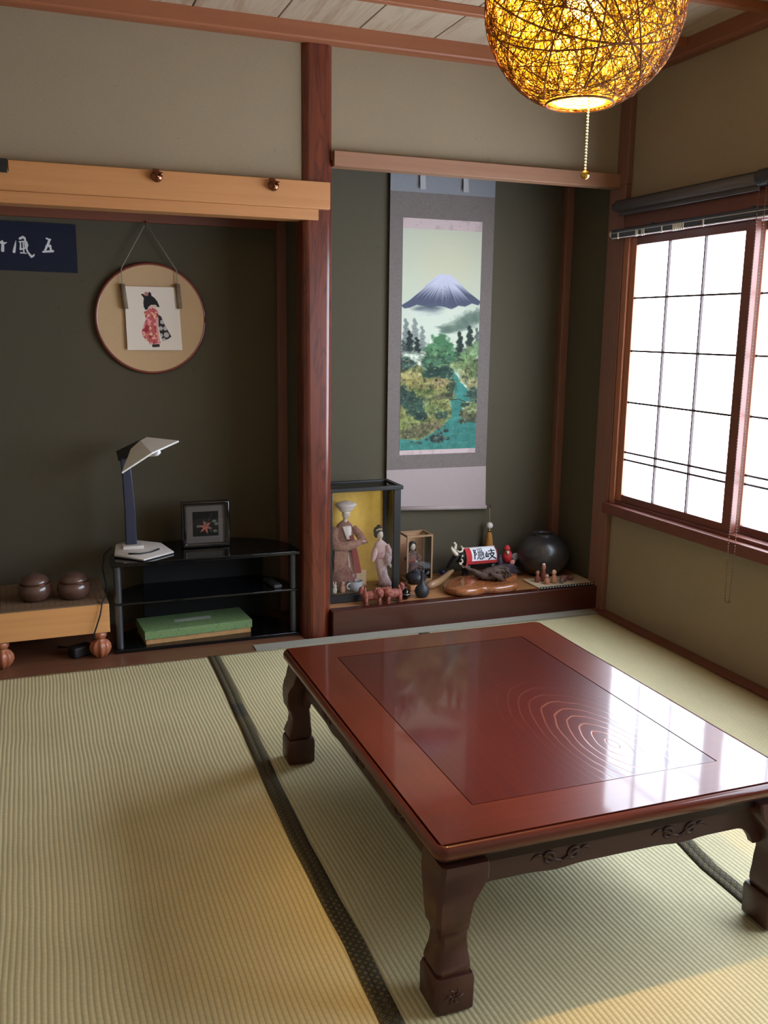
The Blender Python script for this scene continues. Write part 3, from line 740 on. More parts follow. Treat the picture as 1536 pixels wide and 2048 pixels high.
# --- cloth banner with brush writing (canvas in 1.6 samples per photo pixel)
K = 1.6; X0 = 96
pb_ = Paint(int(248*K), int(100*K), (30, 34, 50))
def bp(pts): return [((X0 + x/9.035)*K, ((y - (35 + .105*x))/9.85 + .5)*K) for x, y in pts]
INK = (212, 212, 214)
def bs(pts, r): pb_.stroke(bp(pts), [q/9.035*K for q in r] if isinstance(r, list) else r/9.035*K, INK)
bs([(266, 440), (250, 520), (222, 655)], [4, 16, 27])
bs([(340, 400), (395, 372), (425, 395), (435, 470), (440, 580), (468, 680), (530, 775), (570, 755), (582, 722)], [22, 22, 20, 17, 16, 17, 22, 16, 5])
bs([(325, 463), (400, 462), (452, 470), (470, 540), (458, 590)], [11, 13, 16, 16, 10])
bs([(345, 480), (345, 540), (338, 615), (400, 605), (445, 585)], [12, 14, 17, 14, 10]); bs([(395, 480), (394, 560), (398, 690)], [12, 13, 14]); bs([(340, 685), (390, 690), (440, 705)], [15, 13, 8])
bs([(420, 500), (425, 590)], 8)
bs([(820, 420), (870, 450), (888, 446)], [15, 18, 16]); bs([(872, 455), (850, 520), (820, 580), (780, 665)], [20, 22, 22, 18]); bs([(815, 575), (880, 572)], [20, 22]); bs([(880, 575), (890, 660)], [20, 20]); bs([(745, 688), (840, 685), (925, 682)], [16, 20, 22])
bs([(-90, 470), (0, 462), (60, 480), (104, 466)], [14, 22, 18, 5]); bs([(20, 440), (28, 520), (20, 620)], [20, 26, 30])
zt_ = 1.742
bn = pb_.build('cloth_banner', lambda u, v: (-1.452 + .477*u, AL_Y - .010 - .001*math.sin(u*21), 1.743 - .194*v + .004*(1 - u)), vcol('banner_cloth', .9, grain=.3), None, (0, .004, 0))
tag(bn, 'dark navy cloth banner with white brush-written characters high on the recess wall', 'banner')

# --- round plaque with a picture card hung over it
hp = thing('hanging_picture', 'round beige plaque with a white card of a kimono girl seen from behind', 'picture', (-.681, AL_Y, 1.366))
M['disc'] = plain('beige_cloth_board', rgb(190, 160, 122), .8, .06, 300, .2)
ry = Matrix.Rotation(PI/2, 3, 'X')
def disc(r, y0, y1, n=72): return [[(r*math.cos(2*PI*i/n), y, r*math.sin(2*PI*i/n)) for i in range(n)] for y in (y0, y1)]
MB().loft(disc(.226, -.024, -.004)).build('disc', M['disc'], hp)
m = MB(); m.tube([(.229*math.cos(2*PI*i/72), -.017, .229*math.sin(2*PI*i/72)) for i in range(73)], .0085, 8); m.build('rim', plain('red_brown_rim', rgb(110, 46, 36), .3, .1, coat=.5), hp, smooth=True)
cw, ch = 116, 134; pcard = Paint(cw, ch, (222, 212, 200))
def cp(pts): return [((x - 330)/780*cw, (y - 522)/890*ch) for x, y in pts]   # read off the enlarged photograph
pcard.poly(cp([(590, 800), (588, 740), (600, 680), (580, 650), (562, 630), (575, 618), (598, 622), (612, 640), (660, 640), (668, 600), (690, 590), (705, 606), (712, 645), (750, 668), (790, 720), (818, 795), (790, 802), (765, 770), (700, 770), (660, 800), (640, 835), (612, 845)]), (30, 30, 34), 1)
pcard.blob(*cp([(638, 620)])[0], 4.2, 4.5, (178, 120, 110), 1)
pcard.poly(cp([(660, 800), (700, 770), (760, 768), (782, 800), (740, 812), (690, 808)]), (206, 186, 170), 1)
body = [(670, 806), (700, 812), (760, 826), (792, 870), (790, 930), (775, 990), (772, 1100), (785, 1240), (796, 1310), (640, 1326), (632, 1288), (585, 1260), (548, 1200), (546, 1140), (570, 1060), (604, 990), (612, 960), (590, 900), (590, 868), (640, 850)]
mk = np.zeros((ch, cw)); sv = pcard.a.copy(); mk = pcard.poly(cp(body), (190, 92, 96), 1)
n1 = pcard.noise(6, 6, 5, 2); pcard.blend(mk*np.clip((n1 - .52)*9, 0, 1), (226, 150, 150)); n2 = pcard.noise(7, 7, 9, 2); pcard.blend(mk*np.clip((n2 - .58)*10, 0, 1), (150, 48, 62)); n3 = pcard.noise(5, 5, 14, 2); pcard.blend(mk*np.clip((n3 - .66)*12, 0, 1), (230, 190, 140))
pcard.stroke(cp([(766, 960), (762, 1100), (776, 1300)]), 2.2, (220, 150, 146))
ob = [(792, 906), (830, 930), (870, 1040), (960, 1215), (920, 1245), (835, 1280), (800, 1180), (785, 1060)]
mk = pcard.poly(cp(ob), (50, 42, 44), 1); s2 = pcard.a.copy()
for x_, y_, r_ in ((842, 1010, 5), (880, 1100, 5), (890, 1192, 6.2), (815, 1100, 5), (808, 1200, 5.2), (850, 1262, 4.5)):
    q = cp([(x_, y_)])[0]; d = np.hypot(pcard.x - q[0], pcard.y - q[1]); pcard.blend(np.clip(r_ - d, 0, 1)*mk, (176, 172, 170))
pcard.poly(cp([(675, 1328), (782, 1322), (782, 1362), (678, 1368)]), (52, 36, 30), 1)
def cardpt(u, v):
    x = (-.792 + .226*u)*(1 - v) + (-.792 + .233*u + .0)*v + .681; z = (1.500 - .267*v) - 1.366
    return (x + .004*v, -.036 - .004*v, z)
pcard.build('picture_card', vcol('card_print', .7), None) if False else pcard.build('picture_card', cardpt, vcol('card_print', .7), hp, (0, .004, 0))
clipm = plain('grey_brown_bamboo', rgb(122, 104, 84), .7, .15, 60)
for (xt, xb, zt1, zb1) in ((-.800, -.789, 1.508, 1.405), (-.569, -.562, 1.514, 1.410)):
    xt += .681; xb += .681
    cl = MB().tube([(xt, -.040, zt1 - 1.366), (xb, -.043, zb1 - 1.366)], .011, 12).build('clip', clipm, hp, smooth=True)
    MB().tube([(xt, -.040, zt1 - 1.366), (xt - .001, -.036, 1.572 - 1.366), (-.012, -.030, 1.762 - 1.366)], .0022, 6).build('hanging_cord', plain('grey_cord', rgb(150, 140, 124), .9), hp, smooth=True)
m = MB(); m.tube([(-.012, -.002, .404), (-.012, -.028, .404), (-.012, -.036, .397), (-.012, -.036, .389), (-.012, -.030, .387)], .0026, 8); m.build('wall_hook', M['brass'], hp, smooth=True)

# --- two bronze hooks and the dark plate on the long rail
def rail_hook(x, z, label):
    r = thing('coat_hook', label, 'hook', (x, -.026, z))
    MB().box(-.012, .012, -.006, 0, -.018, .026).build('hook_plate', M['brass'], r, bevel=.003)
    MB().tube([(0, -.005, .012), (0, -.020, .010), (0, -.030, .0), (.001, -.034, -.010)], [.006, .006, .0065, .007], 10).build('hook_arm', M['brass'], r, smooth=True)
    MB().lathe([(.006, -.002), (.019, .002), (.022, .008), (.020, .014), (.010, .019), (.002, .020)], n=24).build('hook_cup', M['brass'], r, smooth=True).matrix_local = Matrix.Translation((0, -.012, -.003)) @ Matrix.Rotation(PI/2, 4, 'X')
    MB().ball((.014, -.036, .004), .0075, n=16, m=10).build('hook_knob', M['brass'], r, smooth=True)
rail_hook(-.704, 1.885, 'bronze hook on the pale rail straight above the round plaque')
rail_hook(-.259, 1.881, 'bronze hook on the pale rail close to the lacquered post')
bp_ = thing('metal_bracket', 'small dark metal plate with bright edge at the far end of the pale rail', 'bracket', (-1.26, -.026, 1.885))
MB().box(-.05, .040, -.008, 0, -.023, .024).build('plate', M['black'], bp_, bevel=.002)
MB().box(.040, .043, -.0085, 0, -.018, .020).build('edge_highlight', M['brass'], bp_)  # bright strip stands in for the highlight along the plate's edge
# ================================================================== TOKONOMA
FZ = .1152
# --- hanging scroll
sc = thing('hanging_scroll', 'hanging scroll with a snowy mountain and green river landscape', 'scroll', (0, 0, 0))
def brocade():
    t = NT('mauve_brocade'); v = t.coord(); f = t.noise(v, 55, 4, .6, 1.5); g = t.noise(v, 420, 2)
    a = t.ramp(f, [(.38, rgb(99, 88, 83)), (.5, rgb(112, 102, 97)), (.6, rgb(100, 90, 87))])
    t.link(t.mix(.25, a, t.ramp(g, [(.3, rgb(85, 76, 73)), (.7, rgb(122, 111, 106))])), t.b.inputs['Base Color']); t.set(rough=.75); return t.m
SY = .432
MB().box(.412, .951, SY, SY + .003, .661, 1.962).build('mount_cloth', brocade(), sc)
MB().box(.412, .951, SY + .0002, SY + .003, 1.962, 2.16).build('heading_band', plain('blue_grey_silk', rgb(126, 126, 131), .7, .05, 200), sc)
lower = plain('pale_mauve_silk', rgb(158, 143, 141), .7, .05, 200)
MB().add([(.412, SY, .661), (.951, SY, .661), (.953, SY - .006, .452), (.414, SY - .002, .470), (.412, SY + .003, .661), (.951, SY + .003, .661), (.953, SY - .003, .452), (.414, SY + .001, .470)], [(0, 3, 2, 1), (4, 5, 6, 7), (0, 1, 5, 4), (1, 2, 6, 5), (2, 3, 7, 6), (3, 0, 4, 7)]).build('lower_band', lower, sc)
rod = MB().tube([(.412, SY - .004, .470), (.955, SY - .008, .451)], .011, 14).build('roller', lower, sc, smooth=True)
for a_, b_, q in ((.392, .412, .4705), (.955, .982, .4505)): MB().tube([(a_, SY - .006, q), (b_, SY - .006, q)], .0075, 12).build('roller_end', wood('roller_end_wood', rgb(70, 40, 34), rgb(92, 54, 44), .35, 'X'), rod, smooth=True)
for x in (.569, .790):
    m = MB(); n = 10; a = [(x - .013, SY - .004 - .010*(k/n)**2, 2.16 - .186*k/n) for k in range(n + 1)]; b2 = [(x + .013, SY - .004 - .014*(k/n)**2, 2.16 - .186*k/n) for k in range(n + 1)]
    vs = []
    for p, q in zip(a, b2): vs += [p, q, (q[0], q[1] + .0015, q[2]), (p[0], p[1] + .0015, p[2])]
    m.loft([vs[4*k:4*k+4] for k in range(n + 1)]); m.build('hanging_strip', plain('strip_silk_%d' % int(x*100), rgb(176, 172, 174), .7, .06, 200), sc)
PW, PH = 184, 500; pa = Paint(PW, PH, (206, 212, 190))
def q_(x, y):
    t = (y - 305)/(1672 - 305); l = 163 + (145 - 163)*t; wd = 460 + (437 - 460)*t; top = 305 + .055*(x - l)*(1 - t) - .03*(x - l)*t*0
    return ((x - l)/wd*PW, (y - top)/(1672 - 305)*PH)
def qq(pts): return [q_(x, y) for x, y in pts]
sxk = PW/450; syk = PH/1367
def bl(x, y, rx, ry, c, al=1, so=.5, wob=.6, seed=1): a, b = q_(x, y); return pa.blob(a, b, rx*sxk, ry*syk, c, al, so, wob, seed)
Y_ = pa.y/PH; X_ = pa.x/PW
pa.blend(np.clip(1 - Y_/.25, 0, 1)*.3, (178, 184, 162)); bl(420, 560, 150, 160, (214, 208, 172), .5, 1.2, .05, 3); bl(400, 900, 330, 120, (214, 224, 206), .9, 1.0, .05, 4)
mk = pa.poly(qq([(150, 795), (200, 765), (260, 715), (310, 665), (355, 626), (372, 619), (420, 621), (442, 628), (480, 665), (530, 715), (575, 750), (612, 778), (600, 800), (560, 788), (520, 806), (480, 800), (440, 822), (400, 806), (360, 800), (320, 812), (280, 800), (240, 792), (200, 808), (170, 812)]), (206, 208, 226), 1.5)
ax, ay = q_(395, 620); ang = np.arctan2(pa.x - ax, np.maximum(pa.y - ay, 1)*.42); rad = np.hypot(pa.x - ax, pa.y - ay); st_ = np.interp(ang, np.linspace(-2, 2, 160), np.random.default_rng(5).random(160))
pa.blend(mk*np.clip((pa.y - ay - 26*(.55 + st_*.9))/26, 0, 1)*.95, (78, 84, 104)); pa.blend(mk*np.clip((st_ - .6)*2.4, 0, 1)*np.clip((pa.y - ay)/45, 0, .5), (120, 124, 150))
bl(310, 820, 85, 26, (92, 100, 112), .85, .7, .5, 6); bl(250, 842, 120, 20, (214, 222, 208), .8, .8, .6, 7); bl(480, 835, 130, 18, (216, 224, 208), .75, .8, .6, 8)
for x, y, rx, ry in ((440, 930, 70, 26), (500, 900, 50, 36), (550, 880, 45, 45), (595, 865, 36, 40), (410, 940, 40, 20)): bl(x, y, rx, ry, (92, 112, 100), .75, .8, .9, x)
def pine(x, y0, y1, w_, c, al=1.0):
    n = 8
    for k in range(n):
        t = k/(n - 1); bl(x + (4 if k % 2 else -4), y0 + (y1 - y0)*t, w_*(.35 + .65*t), (y1 - y0)/n*.8, c, al, .45, .8, x + k)
for x, y0, y1, w_, c, al in ((180, 880, 1010, 26, (116, 124, 124), .8), (230, 880, 1010, 28, (124, 130, 130), .75), (272, 925, 1050, 24, (112, 122, 120), .7), (200, 950, 1075, 28, (42, 54, 54), 1), (242, 985, 1075, 24, (40, 52, 52), 1), (165, 1000, 1075, 22, (60, 70, 70), .8)): pine(x, y0, y1, w_, c, al)
bl(220, 1095, 90, 30, (206, 216, 198), .9, .9, .5, 10)
for x, y0, y1, w_, c in ((490, 965, 1120, 32, (46, 58, 54)), (548, 930, 1080, 32, (54, 66, 60)), (592, 940, 1080, 24, (100, 112, 104))): pine(x, y0, y1, w_, c)
# river
pa.poly(qq([(436, 1185), (470, 1200), (500, 1250), (545, 1300), (560, 1345), (520, 1370), (500, 1420), (520, 1470), (600, 1480), (600, 1650), (130, 1650), (130, 1570), (260, 1580), (330, 1540), (390, 1500), (430, 1450), (440, 1390), (430, 1350), (455, 1300), (450, 1240)]), (62, 128, 120), 2)
pa.blend(np.clip((pa.noise(30, 4, 21) - .5)*2, 0, .5)*(pa.y > q_(300, 1180)[1]), (84, 146, 134))
# banks
pa.poly(qq([(130, 1160), (250, 1140), (330, 1200), (410, 1220), (450, 1270), (455, 1310), (430, 1350), (440, 1400), (440, 1450), (390, 1500), (330, 1545), (250, 1585), (130, 1570)]), (128, 130, 78), 3)
for i, (x, y, rx, ry, c) in enumerate([(200, 1210, 70, 30, (176, 166, 108)), (230, 1240, 90, 22, (150, 140, 84)), (330, 1260, 90, 34, (136, 128, 80)), (390, 1245, 50, 22, (178, 164, 116)), (270, 1300, 90, 18, (104, 116, 66)), (330, 1340, 110, 26, (138, 146, 88)), (400, 1325, 60, 22, (84, 84, 62)), (300, 1400, 100, 36, (122, 138, 84)), (200, 1490, 80, 50, (146, 158, 92)), (260, 1520, 80, 40, (108, 104, 76)), (330, 1500, 60, 26, (120, 112, 84)), (190, 1550, 60, 26, (96, 96, 72)), (390, 1440, 46, 26, (54, 74, 62)), (210, 1350, 50, 50, (46, 70, 60)), (245, 1390, 56, 60, (58, 82, 70)), (165, 1320, 36, 60, (56, 76, 68)), (180, 1130, 50, 40, (62, 84, 76)), (270, 1440, 40, 30, (40, 60, 54)), (440, 1270, 26, 50, (66, 80, 58))]): bl(x, y, rx, ry, c, .95, .45, 1.0, 30 + i)
for i, (x, y, rx, ry, c) in enumerate([(375, 1000, 48, 44, (76, 122, 84)), (330, 1050, 46, 40, (84, 128, 90)), (420, 1055, 46, 44, (70, 116, 80)), (375, 1080, 80, 46, (82, 124, 86)), (310, 1120, 44, 36, (66, 104, 78)), (440, 1120, 40, 40, (64, 104, 76)), (370, 1140, 90, 50, (74, 112, 84)), (360, 1180, 70, 34, (44, 68, 60)), (410, 1200, 40, 30, (50, 74, 64)), (300, 1190, 30, 24, (48, 72, 62))]): bl(x, y, rx, ry, c, 1, .4, 1.2, 60 + i)
pa.poly(qq([(325, 1240), (350, 1215), (395, 1222), (420, 1250), (400, 1262), (330, 1262)]), (166, 150, 104), 1.5); pa.poly(qq([(340, 1236), (352, 1216), (366, 1236)]), (70, 66, 50), 1)
for i, (x, y, rx, ry, c) in enumerate([(560, 1070, 60, 36, (134, 162, 112)), (510, 1110, 50, 34, (112, 146, 100)), (590, 1050, 40, 40, (120, 150, 108)), (480, 1150, 40, 30, (140, 158, 106)), (550, 1150, 70, 50, (108, 130, 84)), (540, 1210, 50, 50, (146, 150, 104)), (585, 1200, 40, 70, (92, 106, 70)), (575, 1270, 44, 40, (150, 146, 104)), (570, 1330, 44, 40, (60, 84, 74)), (560, 1390, 60, 26, (122, 136, 88)), (545, 1440, 60, 34, (100, 100, 72)), (570, 1420, 40, 20, (138, 146, 100)), (520, 1380, 24, 14, (50, 66, 56)), (540, 1476, 60, 14, (70, 78, 66))]): bl(x, y, rx, ry, c, .95, .45, 1.0, 80 + i)
for k in range(9): pa.stroke(qq([(170 + k*22 + 9*math.sin(k*2.1), 1450 + k*6), (164 + k*26 + 14*math.sin(k*3.3), 1500 + k*5), (160 + k*29, 1556 + 6*math.sin(k*1.7))]), [.4, 1.3, .5], (78, 78, 58), 2.0, .5)
for k in range(7): pa.stroke(qq([(500 + k*16, 1180 - k*12), (530 + k*12, 1250 - k*8)]), 1.0, (74, 84, 58), 1.4, .5)
for x, y, rx, ry in ((360, 1580, 44, 26), (410, 1532, 18, 10), (375, 1548, 14, 8), (255, 1602, 16, 8), (210, 1592, 10, 6), (295, 1582, 10, 6), (415, 1582, 16, 8), (500, 1490, 8, 5)): bl(x, y, rx, ry, (54, 68, 66), 1, .35, .5, x); bl(x - 4, y - 3, rx*.5, ry*.4, (110, 122, 110), .6, .6, .3, x + 1)
pa.stroke(qq([(440, 1350), (480, 1345), (520, 1362)]), .9, (60, 58, 48))
land = np.clip((Y_ - .50)/.06, 0, 1)*(1 - .7*((pa.a[..., 2] > pa.a[..., 0] + 40)*1.0)); fine = pa.noise(4, 4, 50, 2) - .5; mid = pa.noise(11, 9, 51, 3) - .5
pa.a = np.clip(pa.a*(1 + (.34*fine + .75*mid)*land)[..., None], 0, 255)
dk = np.clip((pa.noise(7, 6, 52, 2) - .62)*7, 0, 1)*land; pa.blend(dk*.6, (40, 54, 44)); hl = np.clip((pa.noise(6, 4, 53, 2) - .66)*7, 0, 1)*land; pa.blend(hl*.5, (176, 180, 128))
for y0, y1 in ((0, .042), (.979, 1.01)): pa.blend(((Y_ >= y0) & (Y_ < y1))*1.0, (206, 186, 184))
pa.blend(((Y_ < .042) | (Y_ >= .979))*np.clip((pa.noise(10, 8, 77) - .55)*3, 0, .5), (176, 156, 156))
pa.a *= .93
pa.build('painted_panel', lambda u, v: (.477 + .410*u, SY - .0012, 1.846 - 1.113*v), vcol('painting_silk', .8), sc, (0, .001, 0))
# --- weights on the rod
def weight(x, label):
    r = thing('scroll_weight', label, 'tassel', (x, SY - .030, .451), 0, None)
    MB().ball((0, 0, -.093), .0175, n=22, m=14).build('bead', plain('ivory_bead', rgb(214, 206, 200), .35, .04), r, smooth=True)
    MB().tube([(0, .0085, .0), (0, .004, -.03), (0, 0, -.076)], .0016, 6).build('loop_cord', plain('gold_cord', rgb(170, 124, 60), .7), r, smooth=True)
    MB().lathe([(.003, -.110), (.006, -.114), (.0075, -.120), (.006, -.126), (.004, -.128)], n=16).build('knot', M['gold'], r, smooth=True)
    rings = []
    for z, rr in ((-.127, .006), (-.140, .013), (-.170, .017), (-.205, .021), (-.237, .025)):
        rings.append([(rr*(1 + .07*math.cos(14*t))*math.cos(t), rr*(1 + .07*math.cos(14*t))*math.sin(t), z) for t in [2*PI*i/56 for i in range(56)]])
    MB().loft(rings).build('fringe', plain('gold_thread', rgb(168, 112, 46), .7, .2, 160), r, smooth=True)
weight(.968, 'ivory ball with golden tassel hanging free of the glass case, from the scroll rod')
weight(.402, 'ivory ball with golden tassel seen through the glass of the doll case')

# --- big glass doll case
dc = thing('doll_case', 'large glass doll case with black frame and golden back panel', 'display case', (0, 0, 0))
cx0, cx1, cy0, cy1, cz1 = .012, .357, .100, .290, .643
bl_ = plain('black_case_frame', rgb(15, 14, 16), .4, .08)
MB().box(cx0, cx1, cy0, cy1, FZ, .152).build('plinth', bl_, dc, bevel=.003)
for x in (cx0, cx1 - .020):
    for y in (cy0, cy1 - .02): MB().box(x - (.014 if y == cy0 and x > .1 else 0), x + .020, y, y + .020, .152, cz1 - .018).build('corner_post', bl_, dc, bevel=.002)
def bar(x0, x1, y0, y1): MB().box(x0, x1, y0, y1, cz1 - .018, cz1).build('top_rail', bl_, dc, bevel=.002)
bar(cx0 - .004, cx1 + .008, cy0 - .008, cy0 + .016); bar(cx0 - .004, cx1 + .008, cy1 - .016, cy1 + .004); bar(cx0 - .004, cx0 + .016, cy0 + .016, cy1 - .016); bar(cx1 - .014, cx1 + .008, cy0 + .016, cy1 - .016)
def goldpanel():
    t = NT('gold_leaf_panel'); f = t.noise(t.coord(), 30, 3)
    t.link(t.ramp(f, [(.3, rgb(206, 164, 62)), (.7, rgb(222, 182, 80))]), t.b.inputs['Base Color']); t.set(rough=.35, metal=.0, spec=.5); return t.m
MB().box(cx0 + .018, cx1 - .018, cy1 - .012, cy1 - .008, .152, cz1 - .018).build('gold_panel', goldpanel(), dc)
MB().box(cx0 + .018, cx1 - .018, .12, cy1 - .012, .1522, .1545).build('floor_panel', plain('case_floor', rgb(120, 92, 50), .5, .1), dc)
G = glass('case_glass')
MB().box(cx0 + .018, cx1 - .018, cy0 + .006, cy0 + .008, .152, cz1 - .018).build('glass_pane', G, dc)
MB().box(cx1 - .009, cx1 - .007, cy0 + .018, cy1 - .018, .152, cz1 - .018).build('glass_pane', G, dc)
MB().box(cx0 + .014, cx1 - .012, cy0 + .014, cy1 - .014, cz1 - .008, cz1 - .006).build('glass_pane', G, dc)

SKIN = plain('doll_porcelain', rgb(232, 218, 206), .35, .02)
HAIR = plain('doll_hair', rgb(24, 22, 26), .4, .1, 120)
def kimono_mat(name, c1, c2, s=40):
    t = NT(name); f = t.noise(t.coord(), s, 3, .6, 1.0)
    t.link(t.ramp(f, [(.42, c1), (.55, c2), (.66, c1)]), t.b.inputs['Base Color']); t.set(rough=.6, sheen=.2); return t.m
def face(root, c, r, mat=SKIN, tilt=0.0, turn=0.0):
    c = Vector(c); h = MB().ball(c, r*.82, r*.86, r*1.08, 22, 16)
    h.ball(c + Vector((.05*r, -.84*r, -.12*r)), r*.13, r*.16, r*.22, 10, 8)
    o = h.build('head', mat, root, smooth=True)
    for s_ in (-1, 1): MB().ball(c + Vector((s_*.33*r, -.74*r, .08*r)), r*.14, r*.08, r*.055, 10, 6).build('eye', HAIR, o, smooth=True)
    MB().ball(c + Vector((.03*r, -.76*r, -.46*r)), r*.13, r*.08, r*.07, 10, 6).build('mouth', plain('lip_red', rgb(176, 52, 48), .4), o, smooth=True)
    return o
def loftbody(root, name, mat, secs, sq=2.2, n=32, fold=0.0, nf=9, ph=0.0):
    rings = []
    for i, (x, y, z, rx, ry) in enumerate(secs):
        k = fold*(1 - i/(len(secs) - 1)); ring = []
        for j, p in enumerate(ell((x, y, z), rx, ry, None, n, sq)):
            t = 2*PI*j/n; s_ = 1 + k*math.sin(nf*t + ph + z*20); ring.append((x + (p[0] - x)*s_, y + (p[1] - y)*s_, z))
        rings.append(ring)
    return MB().loft(rings).build(name, mat, root, smooth=True)
def hand(root, c, d, s_=.010):
    """small closed doll hand: palm, four fingers, thumb"""
    c = Vector(c); d = Vector(d).normalized(); sd = d.cross(Vector((0, 0, 1))).normalized(); m = MB()
    m.ball(c, s_*.9, s_*.7, s_*.55, 12, 8)
    for k in range(4):
        a = c + sd*(k - 1.5)*s_*.38; m.tube([a, a + d*s_*.9, a + d*s_*(1.5 - .1*abs(k - 1.5)) + Vector((0, 0, -s_*.35))], [s_*.24, s_*.22, s_*.15], 6)
    m.tube([c + sd*s_*.5, c + sd*s_*1.1 + d*s_*.5], [s_*.26, s_*.16], 6)
    return m.build('hand', SKIN, root, smooth=True)
# bride doll
d1 = thing('bride_doll', 'tall bride doll in a dusty pink-brown robe and white hood inside the glass case', 'doll', (-.018, -.051, 0))
k1 = kimono_mat('bride_robe', rgb(176, 122, 112), rgb(190, 142, 128)); k1d = kimono_mat('bride_robe_dark', rgb(128, 78, 70), rgb(150, 98, 88)); ksl = kimono_mat('bride_sleeve', rgb(152, 102, 90), rgb(178, 130, 116))
loftbody(d1, 'outer_robe', k1d, [(.128, .26, .1548, .078, .062), (.128, .26, .17, .076, .060), (.128, .262, .22, .064, .050), (.130, .262, .28, .055, .043), (.134, .262, .34, .048, .036), (.138, .262, .39, .046, .033), (.140, .262, .425, .045, .029), (.142, .262, .452, .036, .024), (.143, .262, .470, .018, .015)], fold=.07, nf=8)
loftbody(d1, 'inner_gown', kimono_mat('inner_gown', rgb(214, 186, 182), rgb(198, 158, 156)), [(.158, .240, .1548, .030, .018), (.157, .238, .20, .026, .016), (.156, .232, .27, .020, .014), (.152, .234, .33, .016, .010)], fold=.06, nf=5)
MB().loft([[(.150, .218, .41), (.172, .216, .41), (.172, .224, .41), (.150, .224, .41)], [(.160, .206, .33), (.188, .204, .33), (.188, .212, .33), (.160, .212, .33)], [(.170, .200, .235), (.205, .198, .235), (.205, .206, .235), (.170, .206, .235)]]).build('sash', plain('crimson_silk', rgb(140, 36, 46), .6, .1), d1, bevel=.002)
MB().loft([[(.120, .236, .452), (.143, .228, .452), (.166, .236, .452), (.143, .245, .452)], [(.126, .226, .43), (.146, .219, .43), (.166, .228, .43), (.146, .24, .43)], [(.138, .220, .392), (.150, .216, .392), (.160, .222, .392), (.150, .235, .392)]]).build('collar', plain('white_silk', rgb(228, 218, 212), .6, .03), d1, bevel=.003)
for pts, rr in (([(.098, .255, .44), (.080, .235, .40), (.088, .205, .365), (.130, .190, .368), (.172, .188, .378), (.198, .190, .384)], [.017, .022, .025, .022, .018, .012]), ([(.182, .258, .44), (.204, .240, .41), (.214, .212, .385), (.214, .196, .380)], [.016, .019, .019, .013])):
    sl = MB().tube(pts, rr, 14).build('sleeve', ksl, d1, smooth=True)
MB().loft([[(.078, .205, .372), (.130, .186, .372), (.134, .196, .372), (.082, .218, .372)], [(.070, .200, .30), (.128, .184, .31), (.132, .193, .31), (.074, .213, .30)], [(.074, .206, .245), (.116, .192, .268), (.120, .200, .268), (.078, .216, .245)]]).build('hanging_sleeve', ksl, d1, bevel=.004)
hand(d1, (.208, .188, .386), (1, -.2, 0), .009)
MB().box(.214, .228, .184, .192, .378, .384).build('folded_fan', plain('red_fan', rgb(120, 40, 44), .5), d1)
MB().tube([(.143, .258, .462), (.143, .250, .49)], [.011, .010], 12).build('neck', SKIN, d1, smooth=True)
face(d1, (.144, .246, .507), .0235)
MB().lathe([(.016, .002), (.027, -.004), (.031, .002), (.046, .022), (.050, .028), (.047, .032), (.034, .036), (.018, .042), (.004, .044)], (.145, .252, .522), 36, True, 1.0, .85).build('hood', plain('white_hood_silk', rgb(232, 222, 218), .6, .03), d1, smooth=True)
# dancing doll
d2 = thing('dancer_doll', 'slender doll in a pale pink kimono leaning beside the case corner post', 'doll', (-.016, -.022, 0))
k2 = kimono_mat('pale_pink_kimono', rgb(214, 176, 178), rgb(226, 196, 196), 60); k2s = kimono_mat('pale_sleeve', rgb(222, 200, 202), rgb(196, 160, 172), 70)
loftbody(d2, 'kimono', k2, [(.340, .205, .1548, .030, .020), (.334, .207, .175, .026, .020), (.320, .210, .21, .024, .021), (.314, .212, .245, .0255, .022), (.312, .212, .28, .027, .022), (.312, .212, .305, .026, .020), (.312, .212, .335, .031, .020), (.310, .212, .355, .030, .018), (.307, .211, .372, .014, .012)], fold=.05, nf=7)
loftbody(d2, 'trailing_hem', k2s, [(.314, .218, .1548, .016, .016), (.322, .205, .18, .022, .015), (.322, .198, .22, .018, .010), (.318, .196, .25, .010, .006)])
MB().lathe([(.0275, -.018), (.029, -.008), (.029, .008), (.0275, .018)], (.3125, .212, .305), 30, True, 1, .8).build('sash', kimono_mat('pink_sash', rgb(206, 150, 160), rgb(220, 180, 184), 80), d2, smooth=True)
MB().ball((.283, .212, .316), .016, .016, .045, 18, 14, Matrix.Rotation(.3, 3, 'Y')).build('sleeve', k2, d2, smooth=True)
lump(MB(), (.338, .196, .288), .021, .018, .034, 3, .18, 2).build('sleeve', k2s, d2, smooth=True)
MB().tube([(.335, .205, .35), (.346, .198, .325), (.346, .192, .30)], [.014, .014, .012], 12).build('upper_arm', k2, d2, smooth=True)
hand(d2, (.350, .186, .258), (.2, -.3, -1), .007)
MB().tube([(.306, .210, .366), (.304, .205, .388)], [.0085, .008], 12).build('neck', SKIN, d2, smooth=True)
face(d2, (.303, .203, .402), .0185)
hr = lump(MB(), (.297, .214, .418), .022, .020, .021, 5, .12, 2); hr.ball((.288, .212, .404), .012, .014, .018, 14, 10); hr.ball((.303, .216, .437), .012, .012, .010, 14, 10)
ho = hr.build('hair', HAIR, d2, smooth=True)
MB().tube([(.282, .198, .424), (.295, .194, .430), (.310, .195, .428)], .0035, 8).build('hair_band', plain('cream_band', rgb(220, 206, 170), .6), ho, smooth=True)
